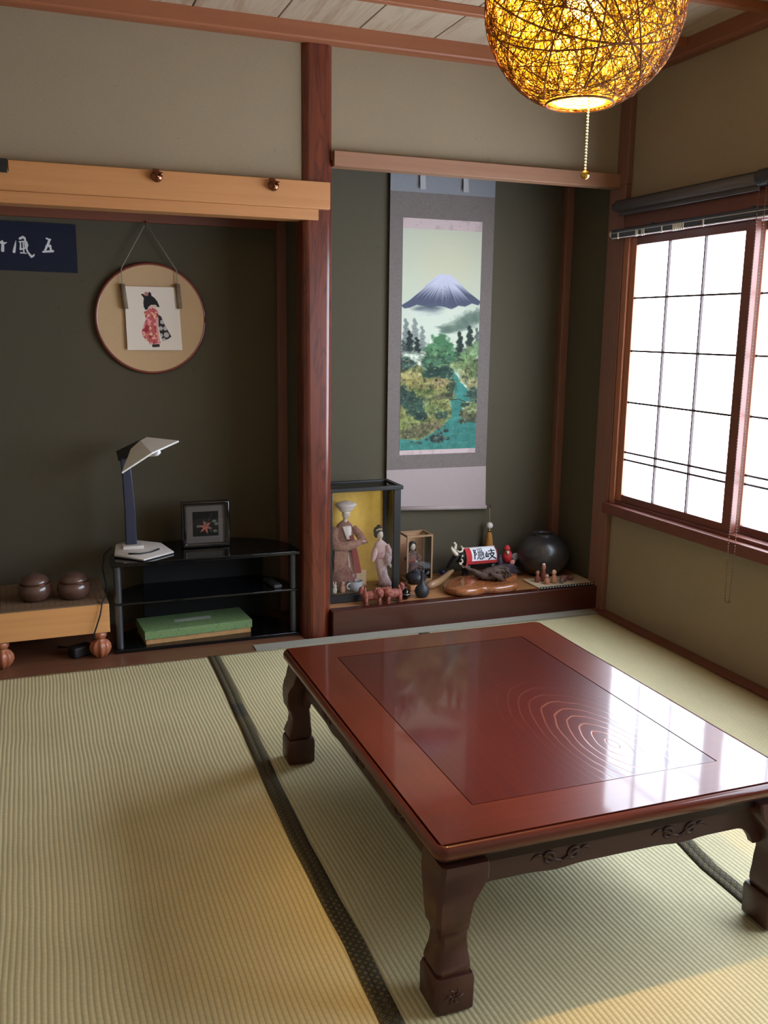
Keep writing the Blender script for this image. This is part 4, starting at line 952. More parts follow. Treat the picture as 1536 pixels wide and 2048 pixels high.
# a third figure mostly behind the post
ff = thing('paper_fan', 'pale yellow folded paper fan at the post side of the glass case', 'fan', (.040, .190, .1548))
m = MB()
for k in range(8):
    a0, a1 = -.35 + .14*k, -.35 + .14*(k + 1); z0 = .165
    p = [(0, 0, z0), (.012 + .052*math.sin(a0), -.006*(k % 2), z0 + .078*math.cos(a0)), (.012 + .052*math.sin(a1), -.006*((k + 1) % 2), z0 + .078*math.cos(a1))]
    m.loft([p, [(x, y + .0015, z) for x, y, z in p]])
m.build('fan_leaf', plain('yellow_paper', rgb(226, 200, 148), .7, .05), ff); MB().tube([(0, .001, 0), (0, .001, .17)], .003, 8).build('stand_rod', M['black_matte'], ff, smooth=True); MB().lathe([(.014, 0), (.014, .004), (.004, .006)], n=20).build('stand_foot', M['black_matte'], ff, smooth=True)
# cup, plaque and two little ornaments inside the case
cup = thing('tea_cup', 'pale blue-white porcelain tea cup with ear handle inside the glass case', 'cup', (.158, .146, .1524))
POR = plain('blue_white_porcelain', rgb(214, 222, 228), .15, .02, 20, coat=.5)
cup.scale = (.93, .93, .96)
MB().lathe([(.016, 0), (.017, .004), (.028, .012), (.034, .026), (.0355, .046), (.0365, .052), (.0345, .052), (.0325, .028), (.026, .014), (.004, .008)], n=36).build('bowl', POR, cup, smooth=True)
MB().tube([(-.032, -.012, .043), (-.045, -.018, .044), (-.052, -.02, .034), (-.048, -.018, .022), (-.034, -.012, .015)], .004, 10).build('handle', POR, cup, smooth=True)
pq = thing('name_plaque', 'small beige plaque standing between the two tall dolls', 'plaque', (.208, .215, .1548), .1)
MB().box(-.026, .026, -.003, .003, 0, .076).build('plate', plain('beige_plaque', rgb(196, 166, 130), .6, .1), pq, bevel=.002)
MB().box(-.03, .03, -.006, .010, 0, .006).build('plaque_foot', M['tokofloor'], pq, bevel=.001)
rb = thing('rabbit_figurine', 'tiny white animal figurine by the post inside the glass case', 'figurine', (.052, .135, .1524))
WP = plain('white_bisque', rgb(224, 220, 212), .5, .04)
lump(MB(), (0, 0, .016), .012, .012, .018, 2, .2, 2, floor=0).build('body', WP, rb, smooth=True); MB().ball((0, -.006, .037), .009, .009, .009, 14, 10).build('head', WP, rb, smooth=True)
for s_ in (-1, 1): MB().ball((s_*.005, -.003, .049), .003, .003, .009, 10, 8).build('ear', WP, rb, smooth=True)
pg = thing('clay_figurine', 'tiny pinkish clay figurine standing between the white animal and the tea cup', 'figurine', (.093, .140, .1524))
PK = plain('pink_clay', rgb(206, 150, 132), .6, .1)
MB().lathe([(.012, 0), (.0125, .012), (.011, .028), (.006, .034)], n=20).build('body', PK, pg, smooth=True); MB().ball((0, -.001, .039), .008, .008, .008, 14, 10).build('head', PK, pg, smooth=True)
MB().ball((.004, .004, .045), .007, .007, .004, 12, 8).build('hat', WP, pg, smooth=True)

# --- pair of terracotta lion dogs
TC = plain('terracotta', rgb(132, 70, 58), .65, .15, 90, .3)
def liondog(x, y, sgn, label):
    """sgn +1: face towards +x half, tail at -x"""
    r = thing('lion_dog', label, 'figurine', (x, y, .1166), 0, 'red lion dogs before the glass case'); r['group'] = 'terracotta lion dogs'
    s = sgn; m = MB()
    lump(m, (-s*.010, .004, .038), .036, .022, .022, 1 + s, .12, 2); lump(m, (s*.014, -.004, .040), .022, .022, .024, 4, .12, 2); lump(m, (-s*.034, .004, .036), .018, .021, .024, 6, .12, 2)
    m.build('body', TC, r, smooth=True)
    h = MB(); lump(h, (s*.026, -.016, .050), .021, .019, .021, 7, .15, 2.5)
    for k in range(14):
        a = k*2*PI/14; h.ball((s*.024 + .019*math.cos(a), -.010, .051 + .020*math.sin(a)), .0065, .006, .0065, 10, 6)
    h.ball((s*.026, -.035, .044), .011, .008, .008, 12, 8); h.ball((s*.026, -.041, .048), .005, .004, .004, 10, 6)
    for e in (-1, 1): h.ball((s*.026 + e*.008, -.033, .056), .0042, .003, .0042, 10, 6); h.ball((s*.026 + e*.015, -.012, .070), .006, .004, .007, 10, 6)
    ho = h.build('head', TC, r, smooth=True)
    MB().box(s*.026 - .008, s*.026 + .008, -.042, -.036, .036, .039).build('mouth', plain('mouth_dark', rgb(70, 30, 28), .7), ho)
    for lx, ly in ((.024, -.018), (.034, .006), (-.036, -.012), (-.036, .016)):
        l = MB(); l.tube([(s*lx, ly, .032), (s*lx, ly - .001, .016), (s*(lx + .001), ly - .003, .005)], [.011, .0085, .0085], 12)
        for f_ in (-1, 0, 1): l.ball((s*lx + f_*.0048, ly - .010, .0038), .0036, .006, .0036, 8, 6)
        l.build('leg', TC, r, smooth=True)
    t = MB(); t.tube([(-s*.048, .008, .044), (-s*.056, .008, .058), (-s*.052, .006, .074), (-s*.044, .004, .086)], [.007, .010, .011, .003], 10); t.tube([(-s*.048, .008, .05), (-s*.036, .004, .066), (-s*.034, .002, .078)], [.007, .007, .002], 8)
    t.build('tail', TC, r, smooth=True)
liondog(.205, .046, 1, 'terracotta lion dog nearer the lacquered post, head against its twin')
liondog(.297, .046, -1, 'terracotta lion dog beside the shiny black bell, head against its twin')
bb = thing('glossy_bell', 'small shiny black and silver bell next to a terracotta lion dog', 'bell', (.372, .064, FZ))
MB().ball((0, 0, .026), .020, .020, .026, 24, 16).build('shell', plain('mirror_black', rgb(60, 58, 56), .08, .02, 10, metal=1), bb, smooth=True)
MB().tube([(.020*math.cos(2*PI*i/28), .020*math.sin(2*PI*i/28), .028) for i in range(29)], .0022, 8).build('band', M['steel'], bb, smooth=True)
MB().tube([(.006*math.cos(PI*i/8), 0, .051 + .007*math.sin(PI*i/8)) for i in range(9)], .0014, 6).build('loop', M['steel'], bb, smooth=True)

# --- black jar, black kettle on a low stand
jr = thing('black_jar', 'small matte black long-necked jar at the front edge of the boards', 'jar', (.462, .082, FZ))
MB().lathe([(.020, 0), (.026, .004), (.033, .018), (.034, .032), (.030, .046), (.020, .058), (.011, .068), (.0085, .085), (.0085, .118), (.0115, .128), (.009, .128), (.006, .10)], n=32).build('vessel', plain('black_stoneware', rgb(34, 34, 40), .55, .12, 60), jr, smooth=True)
ks = thing('wooden_stand', 'low pale wooden stand beneath the black kettle', 'stand', (.484, .215, FZ), .1)
MB().box(-.048, .048, -.04, .04, .004, .030).build('stand_block', M['tokofloor'], ks, bevel=.003)
for sx in (-.035, .035):
    for sy in (-.03, .03): MB().box(sx - .006, sx + .006, sy - .006, sy + .006, 0, .004).build('foot', M['tokofloor'], ks)
kt = thing('iron_kettle', 'small black iron kettle with handle on the low pale stand', 'kettle', (.486, .215, FZ + .030))
IR = plain('cast_iron', rgb(36, 36, 42), .42, .15, 120, .3)
MB().lathe([(.030, 0), (.040, .006), (.049, .020), (.050, .032), (.042, .046), (.026, .054), (.024, .056)], n=36).build('body', IR, kt, smooth=True)
MB().lathe([(.026, .056), (.022, .060), (.008, .063), (.004, .068), (.006, .072), (.002, .075)], n=28).build('lid', IR, kt, smooth=True)
MB().tube([(.044, 0, .034), (.060, 0, .042), (.068, 0, .052)], [.010, .008, .006], 12).build('spout', IR, kt, smooth=True)
MB().tube([(-.036, 0, .048), (-.038, 0, .072), (-.020, 0, .090), (.010, 0, .092), (.034, 0, .076), (.036, 0, .048)], .0032, 8).build('handle', IR, kt, smooth=True)

# --- small wood-framed doll case
wc = thing('doll_case', 'small doll case with pale wooden frame behind the black kettle', 'display case', (.540, .355, FZ))
WF = wood('pale_case_wood', rgb(139, 108, 77), rgb(157, 124, 91), .55, 'Z', 50, .06)
W2, D2, H2 = .068, .058, .242
MB().box(-W2, W2, -D2, D2, 0, .020).build('plinth', WF, wc, bevel=.002)
for sx in (-1, 1):
    for sy in (-1, 1): MB().box(sx*W2 - (.008 if sx > 0 else 0), sx*W2 + (0 if sx > 0 else .008), sy*D2 - (.008 if sy > 0 else 0), sy*D2 + (0 if sy > 0 else .008), .020, H2 - .009).build('corner_post', WF, wc)
for a_ in ((-W2, W2, -D2, -D2 + .009), (-W2, W2, D2 - .009, D2), (-W2, -W2 + .009, -D2 + .009, D2 - .009), (W2 - .009, W2, -D2 + .009, D2 - .009)): MB().box(*a_, H2 - .009, H2).build('top_rail', WF, wc)
MB().box(-W2 + .008, W2 - .008, D2 - .006, D2 - .003, .020, H2 - .009).build('back_panel', plain('tan_back', rgb(170, 128, 96), .7), wc)
MB().box(-W2 + .008, W2 - .008, -D2 + .003, -D2 + .005, .020, H2 - .009).build('glass_pane', G, wc)
MB().box(W2 - .005, W2 - .003, -D2 + .009, D2 - .009, .020, H2 - .009).build('glass_pane', G, wc)
d3 = thing('long_haired_doll', 'long-haired doll in a dark flowered kimono inside the small wooden case', 'doll', (.522, .352, FZ + .0205))
k3 = kimono_mat('dark_flowered_kimono', rgb(52, 48, 50), rgb(150, 96, 92), 90)
loftbody(d3, 'kimono', k3, [(0, 0, 0, .032, .024), (0, 0, .03, .028, .021), (0, 0, .07, .024, .018), (0, 0, .10, .027, .018), (0, 0, .125, .022, .014), (0, 0, .138, .008, .008)], fold=.05)
for s_ in (-1, 1): MB().tube([(s_*.018, -.002, .122), (s_*.032, -.008, .095), (s_*.020, -.022, .085)], [.010, .014, .010], 12).build('sleeve', k3, d3, smooth=True)
MB().lathe([(.026, .078), (.0265, .095)], n=24, sy=.75).build('sash', plain('red_sash', rgb(150, 60, 54), .6, .2), d3, smooth=True)
face(d3, (0, -.006, .156), .017)
hr = MB(); hr.ball((0, .002, .162), .0205, .018, .0195, 18, 12); hr.loft([ell((0, .008, z), rx, ry, None, 20) for z, rx, ry in ((.17, .018, .010), (.15, .023, .011), (.11, .024, .010), (.075, .022, .008))])
hr.build('hair', HAIR, d3, smooth=True)
hand(d3, (.012, -.028, .086), (-.6, -.6, 0), .006)

# --- blue cup, driftwood, burl, root
bc = thing('blue_bead', 'tiny dark blue glazed cup near the wall beside the small wooden case', 'cup', (.708, .395, FZ)); bc.name = 'sake_cup'
BLU = plain('cobalt_glaze', rgb(36, 46, 92), .2, .1, coat=.5)
MB().lathe([(.009, 0), (.010, .006), (.014, .012), (.017, .024), (.0165, .032), (.0145, .032), (.013, .014), (.003, .010)], n=28).build('bowl', BLU, bc, smooth=True)
MB().lathe([(.0125, 0.0), (.0125, .003)], n=24).build('foot_ring', WP, bc, smooth=True)
DW = wood('pale_driftwood', rgb(125, 88, 59), rgb(147, 111, 76), .5, 'X', 30, .1, .3)
m = MB()
m.tube([(.520, .165, FZ + .020), (.560, .185, FZ + .022), (.610, .215, FZ + .026), (.655, .250, FZ + .034), (.695, .280, FZ + .046), (.722, .300, FZ + .052)], [.013, .019, .018, .015, .012, .007], 14)
for i, v_ in enumerate(m.v):
    p = Vector(v_); q = mnoise.noise(p*30)*.009; m.v[i] = (p.x + q, p.y + q, max(p.z*1 + q*.6, FZ))
dwo = m.build('driftwood', DW, None, smooth=True); tag(dwo, 'pale smooth driftwood branch lying between the black jar and the polished burl', 'driftwood')
def burl_mat():
    t = NT('polished_burl'); v = t.coord((1, 2.2, 1)); f = t.noise(v, 9, 5, .65, 2.5); g = t.noise(t.coord(), 60, 4)
    a = t.ramp(f, [(.28, rgb(80, 39, 23)), (.42, rgb(131, 73, 41)), (.56, rgb(156, 96, 57)), (.72, rgb(91, 48, 29))])
    t.link(t.mix(.2, a, t.ramp(g, [(.3, rgb(96, 52, 29)), (.7, rgb(176, 112, 66))])), t.b.inputs['Base Color']); t.set(rough=.26, coat=.6, coatr=.12); return t.m
out = [(.582, .10), (.588, .062), (.612, .022), (.650, .006), (.70, .004), (.735, .020), (.765, .030), (.80, .016), (.86, .010), (.915, .012), (.945, .034), (.94, .07), (.905, .105), (.95, .12), (1.015, .16), (1.03, .215), (.97, .255), (.86, .265), (.79, .26), (.72, .25), (.67, .215), (.63, .19), (.60, .15)]
def smooth_loop(p, it=2):
    for _ in range(it):
        q = []
        for i in range(len(p)):
            a, b_ = Vector(p[i]), Vector(p[(i + 1) % len(p)]); q += [tuple(a*.75 + b_*.25), tuple(a*.25 + b_*.75)]
        p = q
    return p
op = smooth_loop(out); cxm = sum(p[0] for p in op)/len(op); cym = sum(p[1] for p in op)/len(op)
rings = []
for s_, z in ((.90, 0), (.97, .006), (1.0, .018), (.985, .030), (.95, .035), (.86, .038), (.6, .039), (.3, .040)):
    ring = []
    for x, y in op:
        px, py = cxm + (x - cxm)*s_, cym + (y - cym)*s_; hgt = 1 + .22*mnoise.noise(Vector((px*9, py*9, 2.0)))
        ring.append((px, py, FZ + z*hgt))
    rings.append(ring)
bu = MB().loft(rings).build('burl_slab', burl_mat(), None, smooth=True); tag(bu, 'polished orange-brown burl slab with wavy outline on the tokonoma boards', 'wood slab')
RT = plain('dark_root', rgb(78, 60, 52), .85, .35, 55, .6)
rr = random.Random(4); m = MB(); bz = FZ + .041
def gnarl(pts, rs, seed):
    k = len(m.v); P_ = []; Rs = []
    for i in range(len(pts) - 1):
        for j in range(5): t = j/5; P_.append(Vector(pts[i])*(1 - t) + Vector(pts[i+1])*t); Rs.append(rs[i]*(1 - t) + rs[i+1]*t)
    P_.append(Vector(pts[-1])); Rs.append(rs[-1]); m.tube(P_, Rs, 10)
    for i in range(k, len(m.v)):
        p = Vector(m.v[i]); d = mnoise.noise_vector(p*45 + Vector((seed, 0, 0))); p = p + d*.006; m.v[i] = (p.x, p.y, max(p.z, bz))
gnarl([(.690, .150, bz + .072), (.720, .140, bz + .062), (.760, .125, bz + .040), (.800, .118, bz + .022), (.850, .112, bz + .018)], [.003, .007, .011, .018, .020], 1)
gnarl([(.765, .150, bz + .018), (.81, .130, bz + .028), (.86, .120, bz + .034), (.905, .115, bz + .024), (.945, .118, bz + .012)], [.010, .022, .030, .024, .006], 2)
gnarl([(.79, .16, bz + .014), (.84, .155, bz + .024), (.89, .16, bz + .026), (.93, .165, bz + .034), (.955, .16, bz + .036)], [.012, .024, .028, .016, .004], 3)
gnarl([(.84, .10, bz + .03), (.86, .085, bz + .02), (.885, .08, bz + .006)], [.016, .014, .006], 4)
gnarl([(.87, .12, bz + .05), (.885, .115, bz + .062), (.90, .12, bz + .056)], [.014, .010, .004], 5)
for k in range(9):
    x = rr.uniform(.80, .93); y = rr.uniform(.095, .15); gnarl([(x, y, bz + .02), (x + rr.uniform(-.02, .02), y + rr.uniform(-.02, .0), bz + rr.uniform(.035, .055)), (x + rr.uniform(-.03, .03), y + rr.uniform(-.03, .0), bz + rr.uniform(.01, .05))], [.010, .008, .003], 10 + k)
ro = m.build('root_ornament', RT, None, smooth=True); tag(ro, 'gnarled dark root ornament lying on the polished burl slab', 'root')

# --- fighting bull figurine with banner cloth
ox = thing('bull_figurine', 'black bull figurine with white horns under a red and white cloth', 'figurine', (.845, .318, FZ))
BK = plain('bull_black', rgb(30, 27, 28), .4, .15, 60)
m = MB(); rings = []
for x, z, ry_, rz_ in ((.115, .085, .014, .026), (.10, .092, .034, .048), (.06, .096, .040, .054), (.0, .098, .041, .055), (-.04, .102, .042, .058), (-.065, .106, .036, .050), (-.085, .112, .026, .038), (-.10, .118, .020, .028)):
    rings.append([(x, ry_*math.cos(t), z + rz_*math.sin(t)) for t in [2*PI*i/24 for i in range(24)]])
m.loft(rings); body_ = m
for lx, ly in ((-.05, -.024), (-.045, .024), (.085, -.024), (.09, .024)):
    body_.tube([(lx, ly, .075), (lx + .003, ly, .045), (lx, ly, .022), (lx - .002, ly, .0)], [.020, .012, .009, .011], 12)
body_.build('body', BK, ox, smooth=True)
h = MB(); rings = []
for x, z, r in ((-.090, .118, .024), (-.108, .118, .026), (-.125, .106, .022), (-.140, .088, .017), (-.148, .076, .015), (-.152, .070, .010)):
    rings.append([(x + .35*r*math.sin(t), -.012 + r*math.cos(t), z + r*.95*math.sin(t)) for t in [2*PI*i/20 for i in range(20)]])
h.loft(rings)
for e in (-1, 1): h.tube([(-.098, -.012 + e*.020, .126), (-.096, -.012 + e*.036, .122), (-.100, -.012 + e*.044, .116)], [.005, .007, .002], 8)
hd = h.build('head', BK, ox, smooth=True)
HN = plain('horn_white', rgb(214, 204, 184), .5, .06)
MB().tube([(-.112, -.030, .134), (-.126, -.052, .142), (-.142, -.058, .158), (-.150, -.052, .172), (-.146, -.044, .180)], [.010, .011, .009, .006, .002], 12).build('horn', HN, hd, smooth=True)
MB().tube([(-.104, .006, .138), (-.098, .022, .152), (-.094, .024, .170), (-.104, .016, .182), (-.112, .010, .184)], [.010, .010, .008, .005, .002], 12).build('horn', HN, hd, smooth=True)
MB().tube([(-.082, -.038, .130), (-.092, -.040, .118), (-.094, -.041, .108)] + [(-.094 + .010*math.sin(t), -.041, .100 + .010*math.cos(t)) for t in [k*PI/6 for k in range(9)]] + [(-.085, -.042, .075), (-.078, -.042, .068)], .0042, 8).build('rope', HN, ox, smooth=True)
MB().tube([(-.112, -.028, .152), (-.098, -.034, .146), (-.084, -.034, .150), (-.078, -.026, .162), (-.082, -.01, .170)], .0052, 8).build('rope', HN, ox, smooth=True)
MB().tube([(.116, 0, .11), (.128, -.004, .095), (.130, -.006, .06), (.128, -.006, .04)], [.006, .005, .004, .006], 8).build('tail', BK, ox, smooth=True)
cl = Paint(150, 90, (226, 226, 232))
cl.a[:, :26] = (186, 48, 50); cl.a[76:, :] = (170, 46, 46); cl.a[:, 144:] = (120, 40, 40); cl.a[:6, :] = (186, 180, 170)
Bk = (24, 26, 34)
def ks_(pts, r=2.4): cl.stroke(pts, r, Bk, 1.2)
# first character (hidden / oki): left ear radical, then the layered right side
ks_([(38, 22), (38, 66)], 2.6); ks_([(38, 23), (48, 23), (42, 36), (48, 44), (40, 50)], 2.2)
ks_([(56, 20), (78, 17)], 2.2); ks_([(58, 28), (60, 33)], 2); ks_([(67, 27), (67, 32)], 2); ks_([(77, 25), (73, 32)], 2)
ks_([(55, 38), (80, 37)], 2.2); ks_([(56, 45), (80, 44)], 2.0); ks_([(80, 37), (80, 51)], 2.2); ks_([(54, 51), (81, 51)], 2.2)
ks_([(55, 58), (52, 68)], 2.2); ks_([(61, 57), (63, 68), (76, 68), (77, 63)], 2.2); ks_([(68, 57), (71, 61)], 2.0); ks_([(80, 57), (84, 64)], 2.2)
# second character (branch of the mountain)
ks_([(97, 38), (97, 60)], 2.6); ks_([(91, 46), (91, 60), (104, 60), (104, 46)], 2.4)
ks_([(108, 34), (136, 32)], 2.6); ks_([(122, 24), (122, 44)], 2.8); ks_([(110, 46), (132, 45), (124, 58), (106, 72)], 2.8); ks_([(113, 51), (124, 62), (140, 71)], 3.0)
cl.stroke([(92, 40), (92, 41)], .5, Bk)
def cloth(u, v):
    x = -.068 + .172*u; a = .20 + v*1.62                       # wraps from the spine down the near flank
    ry_, rz_ = .0465, .0625
    if v < .55: y = -ry_*math.sin(a); z = .098 + rz_*math.cos(a)
    y = -ry_*math.sin(min(a, PI/2)); z = .098 + rz_*math.cos(min(a, PI/2)) - max(0, a - PI/2)*.06
    return (x + .004*math.sin(v*3), y - .004*v, z)
cl.build('back_cloth', cloth, vcol('cloth_print', .75), ox, (.0, .0025, 0))
m = MB(); m.ball((-.066, -.050, .075), .008, .007, .009, 12, 8); m.build('tassel_knot', plain('red_tassel', rgb(170, 70, 66), .7), ox, smooth=True)

# --- red-robed little figure on a dark rock with a grey fan
rf = thing('red_figurine', 'small figurine in red hood and coat seated on a dark purple rock', 'figurine', (1.028, .320, FZ))
DK = plain('dark_purple_rock', rgb(66, 56, 68), .75, .25, 70, .5)
m = MB(); lump(m, (0, 0, .030), .062, .042, .038, 3, .4, 2.6, 26, 16, None, 0); lump(m, (.036, -.016, .018), .034, .028, .020, 9, .4, 2.6, 20, 12, None, 0); lump(m, (-.038, .0, .055), .018, .020, .050, 12, .35, 2.5, 18, 12, None, 0)
m.build('rock', DK, rf, smooth=True)
RED = plain('red_cloth', rgb(186, 40, 46), .6, .1, 80)
lump(MB(), (-.002, -.012, .098), .026, .022, .034, 5, .12, 2).build('coat', RED, rf, smooth=True)
rh = MB().ball((-.008, -.018, .134), .012, .012, .013, 16, 12).build('head', plain('figurine_skin', rgb(214, 170, 150), .5), rf, smooth=True)
MB().lathe([(.016, -.004), (.017, .003), (.013, .012), (.006, .019), (.002, .021)], (-.007, -.016, .138), 22).build('hood', RED, rf, smooth=True)
lump(MB(), (-.010, -.032, .122), .007, .005, .008, 2, .2, 2).build('beard', WP, rf, smooth=True)
lump(MB(), (.018, -.030, .070), .014, .010, .014, 2, .2, 2).build('bundle', plain('pink_bundle', rgb(206, 140, 128), .6), rf, smooth=True)
m = MB()
for k in range(7):
    a = -.7 + k*.25; m.loft([[(.036, -.020, .070), (.040, -.020, .070), (.040, -.016, .070), (.036, -.016, .070)], [(.040 + .034*math.sin(a) - .005, -.022, .074 + .040*math.cos(a)), (.040 + .034*math.sin(a) + .005, -.022, .074 + .040*math.cos(a)), (.040 + .034*math.sin(a) + .005, -.018, .074 + .040*math.cos(a)), (.040 + .034*math.sin(a) - .005, -.018, .074 + .040*math.cos(a))]])
m.build('fan', plain('grey_fan', rgb(128, 124, 128), .7), rf)

# --- big dark vase
vs_ = thing('round_vase', 'large dark round pottery vase with a narrow mouth in the tokonoma corner', 'vase', (1.212, .275, FZ))
def vase_mat():
    t = NT('dark_pottery'); v = t.coord((1, 1, 3.0)); f = t.noise(v, 14, 5, .6, .6); g = t.noise(t.coord(), 5, 3)
    t.link(t.mix(.5, t.ramp(f, [(.3, rgb(36, 35, 37)), (.7, rgb(66, 60, 58))]), t.ramp(g, [(.35, rgb(32, 32, 38)), (.65, rgb(70, 62, 57))])), t.b.inputs['Base Color'])
    t.set(rough=.36, coat=.4, coatr=.2); t.bump(f, .15, .004); return t.m
MB().lathe([(.055, 0), (.070, .004), (.105, .028), (.132, .070), (.141, .112), (.134, .150), (.112, .185), (.082, .207), (.062, .216), (.054, .220), (.053, .226), (.060, .232), (.055, .233), (.046, .226), (.046, .215), (.09, .18), (.12, .11), (.06, .02)], n=64).build('vessel', vase_mat(), vs_, smooth=True).scale = (.96, .96, .93)

# --- mat tray with tiny wooden figures
ty = thing('display_mat', 'pale flat tray with a dark beaded front edge by the corner pillar', 'tray', (1.205, .105, FZ))
MB().box(-.155, .155, -.088, .080, 0, .008).build('tray_board', plain('pale_straw_board', rgb(186, 168, 138), .8, .1, 200), ty, bevel=.002)
ed = MB().box(-.155, .155, -.096, -.0885, 0, .013).build('edge_roll', M['black_matte'], ty, bevel=.003)
for k in range(20): MB().ball((-.148 + .0156*k, -.0965, .0075), .0028, n=8, m=6).build('bead', WP, ed, smooth=True)
KW = wood('little_doll_wood', rgb(168, 112, 84), rgb(196, 140, 108), .5, 'Z', 40, .2); KR = plain('little_doll_red', rgb(130, 66, 56), .5, .15)
def kokeshi(x, y, h, r, label, mat, capm):
    k = thing('peg_doll', label, 'figurine', (x, y, FZ + .008), 0, None)
    MB().lathe([(r*.8, 0), (r, h*.10), (r*.95, h*.35), (r*.6, h*.58), (r*.45, h*.62)], n=22).build('body', mat, k, smooth=True)
    MB().ball((0, 0, h*.78), r*.72, r*.72, h*.2, 16, 12).build('head', KW if mat is not KW else plain('doll_head', rgb(206, 160, 132), .5), k, smooth=True)
    MB().ball((0, r*.12, h*.90), r*.6, r*.6, h*.10, 14, 8).build('hair', capm, k, smooth=True)
kokeshi(1.128, .118, .092, .014, 'tallest peg doll, dark and slender, on the pale tray', KR, WP)
kokeshi(1.118, .070, .052, .0135, 'pale peg doll nearest the front beaded edge of the tray', KW, KR)
kokeshi(1.163, .078, .066, .016, 'plump pinkish peg doll beside the tallest one on the tray', KW, plain('pink_cap', rgb(210, 150, 130), .5))
kokeshi(1.092, .115, .062, .013, 'dark brown peg doll at the burl side of the tray', KR, HAIR)
def pebble(x, y, rx, rz, sd, label, c):
    k = lump(MB(), (0, 0, rz*.8), rx, rx*.8, rz, sd, .2, 2, 18, 12, None, 0).build('clay_pebble', plain('pebble_%d' % sd, c, .6, .15), None, smooth=True); k.location = (x, y, FZ + .008); tag(k, label, 'ornament')
pebble(1.222, .085, .020, .018, 5, 'round reddish clay lump in the middle of the pale tray', rgb(126, 76, 64)); pebble(1.268, .098, .018, .014, 8, 'low reddish clay lump nearest the pillar on the pale tray', rgb(112, 70, 60)); pebble(1.195, .055, .010, .014, 3, 'small grey clay lump beside the plump peg doll', rgb(120, 104, 98))

# ================================================================== RIGHT WALL FITTINGS
rb_ = thing('roller_blind', 'dark rolled-up roller blind above the window', 'blind', (0, 0, 0))
BD = plain('dark_blind_fabric', rgb(76, 70, 72), .7, .06, 200)
MB().tube([(1.323, -.040, 1.887), (1.323, -.925, 1.887)], .0225, 24).build('rolled_fabric', BD, rb_, smooth=True)
for y0, y1 in ((-.925, -1.000), (-.020, -.040)): MB().tube([(1.323, y0, 1.889), (1.323, y1, 1.889)], .030 if y1 < -.5 else .018, 24).build('end_cap', plain('dark_cap', rgb(40, 42, 52), .4), rb_, smooth=False, bevel=.003)
MB().box(1.316, 1.352, -.99, -.035, 1.905, 1.913).build('mounting_rail', M['black_matte'], rb_)
MB().box(1.318, 1.330, -.925, -.062, 1.846, 1.860).build('hem_bar', plain('hem_bar_grey', rgb(66, 62, 68), .4), rb_, bevel=.003)
MB().box(1.3225, 1.3245, -.925, -.062, 1.860, 1.868).build('fabric_drop', BD, rb_)
m = MB(); p_ = []
ya, yb_, zb = -.950, -.986, .318
for z in [1.885 - k*.0115 for k in range(int((1.885 - zb)/.0115) + 1)]: p_.append((ya - (.006 if z < .5 else 0)*min(1, (.5 - z)/.17 if z < .5 else 0), z))
for k in range(1, 6): a = PI*k/6; p_.append(((ya + yb_)/2 - .002 + .016*math.cos(a), zb - .010*math.sin(a)))
for z in [zb + k*.0115 for k in range(int((1.885 - zb)/.0115) + 1)]: p_.append((yb_ + (.006 if z < .5 else 0)*min(1, (.5 - z)/.17 if z < .5 else 0), z))
for y, z in p_: m.ball((1.3005, y, z), .0026, n=6, m=4)
m.tube([(1.3005, y, z) for y, z in p_], .0008, 4); m.build('bead_chain', plain('chain_grey', rgb(104, 84, 76), .6), rb_, smooth=True)
cr = thing('curtain_rail', 'dark curtain rail with white runners between the blind and the window', 'curtain rail', (0, 0, 0))
RL = plain('dark_rail_metal', rgb(84, 88, 98), .3, .05, metal=.6)
m = MB().prism([(1.310, 1.756), (1.310, 1.782), (1.316, 1.787), (1.330, 1.787), (1.336, 1.782), (1.336, 1.756), (1.330, 1.752), (1.330, 1.758), (1.332, 1.780), (1.314, 1.780), (1.316, 1.758), (1.316, 1.752)], 1, -3.40, -.024)
m.build('track', RL, cr)
MB().box(1.3095, 1.3165, -3.40, -.03, 1.7480, 1.7525).build('track_lip', plain('lip_caught_light', rgb(206, 200, 204), .3, .02, metal=.3), cr)  # pale colour stands for light caught on the lip
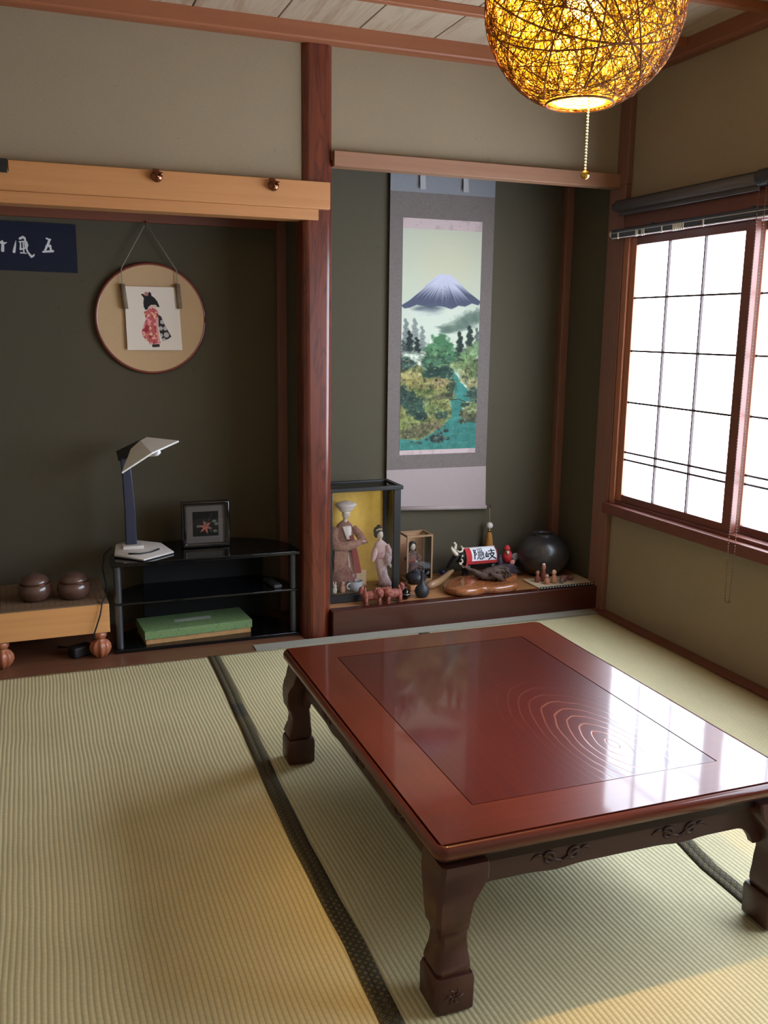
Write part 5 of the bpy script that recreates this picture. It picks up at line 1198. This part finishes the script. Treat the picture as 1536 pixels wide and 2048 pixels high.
MB().box(1.3085, 1.3105, -3.40, -.03, 1.7705, 1.7735).build('track_highlight_strip', plain('rail_highlight', rgb(190, 196, 206), .3, .02, metal=.3), cr)  # added strip painting the upper light line on the rail
ec = MB(); ec.ball((1.323, -.017, 1.770), .017, .012, .017, 18, 12); ec.build('end_cap', plain('aged_white_plastic', rgb(196, 190, 170), .5), cr, smooth=True)
for y in (-.083, -.215, -.226, -.258, -.272, -.394, -.468, -.480, -.492, -.504, -.516, -.530, -.652):
    MB().box(1.3055, 1.3085, y - .0042, y + .0042, 1.744, 1.7715).build('runner', M['white'], cr, bevel=.001)
for y in (-.3, -.9, -1.5, -2.1, -2.7, -3.3): MB().box(1.316, 1.352, y - .008, y + .008, 1.787, 1.793).build('bracket', RL, cr)
# ================================================================== CAMERA, WORLD, RENDER SETTINGS
R = ((0.9353072535355519, -0.35360299334603923, 0.012855527235547948), (-0.05621455403256212, -0.18436594565328218, -0.9812487564314624), (0.349342618926897, 0.9170464116826869, -0.19231644084998278))
cam = bpy.data.cameras.new('camera'); co = bpy.data.objects.new('camera', cam); COL.objects.link(co)
right, up, back = Vector(R[0]), -Vector(R[1]), -Vector(R[2])
co.matrix_world = Matrix(((right.x, up.x, back.x, -1.190165), (right.y, up.y, back.y, -3.745224), (right.z, up.z, back.z, 1.330887), (0, 0, 0, 1)))
cam.sensor_fit = 'VERTICAL'; cam.sensor_height = 24.0; cam.lens = 1856.5/2048*24.0; cam.clip_start = .02
S.camera = co
w = bpy.data.worlds.new('world'); S.world = w; w.use_nodes = True
w.node_tree.nodes['Background'].inputs[0].default_value = (.75, .85, 1, 1); w.node_tree.nodes['Background'].inputs[1].default_value = 1.0
S.view_settings.view_transform = 'Standard'; S.view_settings.look = 'None'; S.view_settings.gamma = 1; S.view_settings.use_curve_mapping = False
S.view_settings.exposure = 0.0
S.cycles.max_bounces = 10; S.cycles.diffuse_bounces = 6; S.cycles.transparent_max_bounces = 16; S.cycles.sample_clamp_indirect = 6.0
S.cycles.use_denoising = True
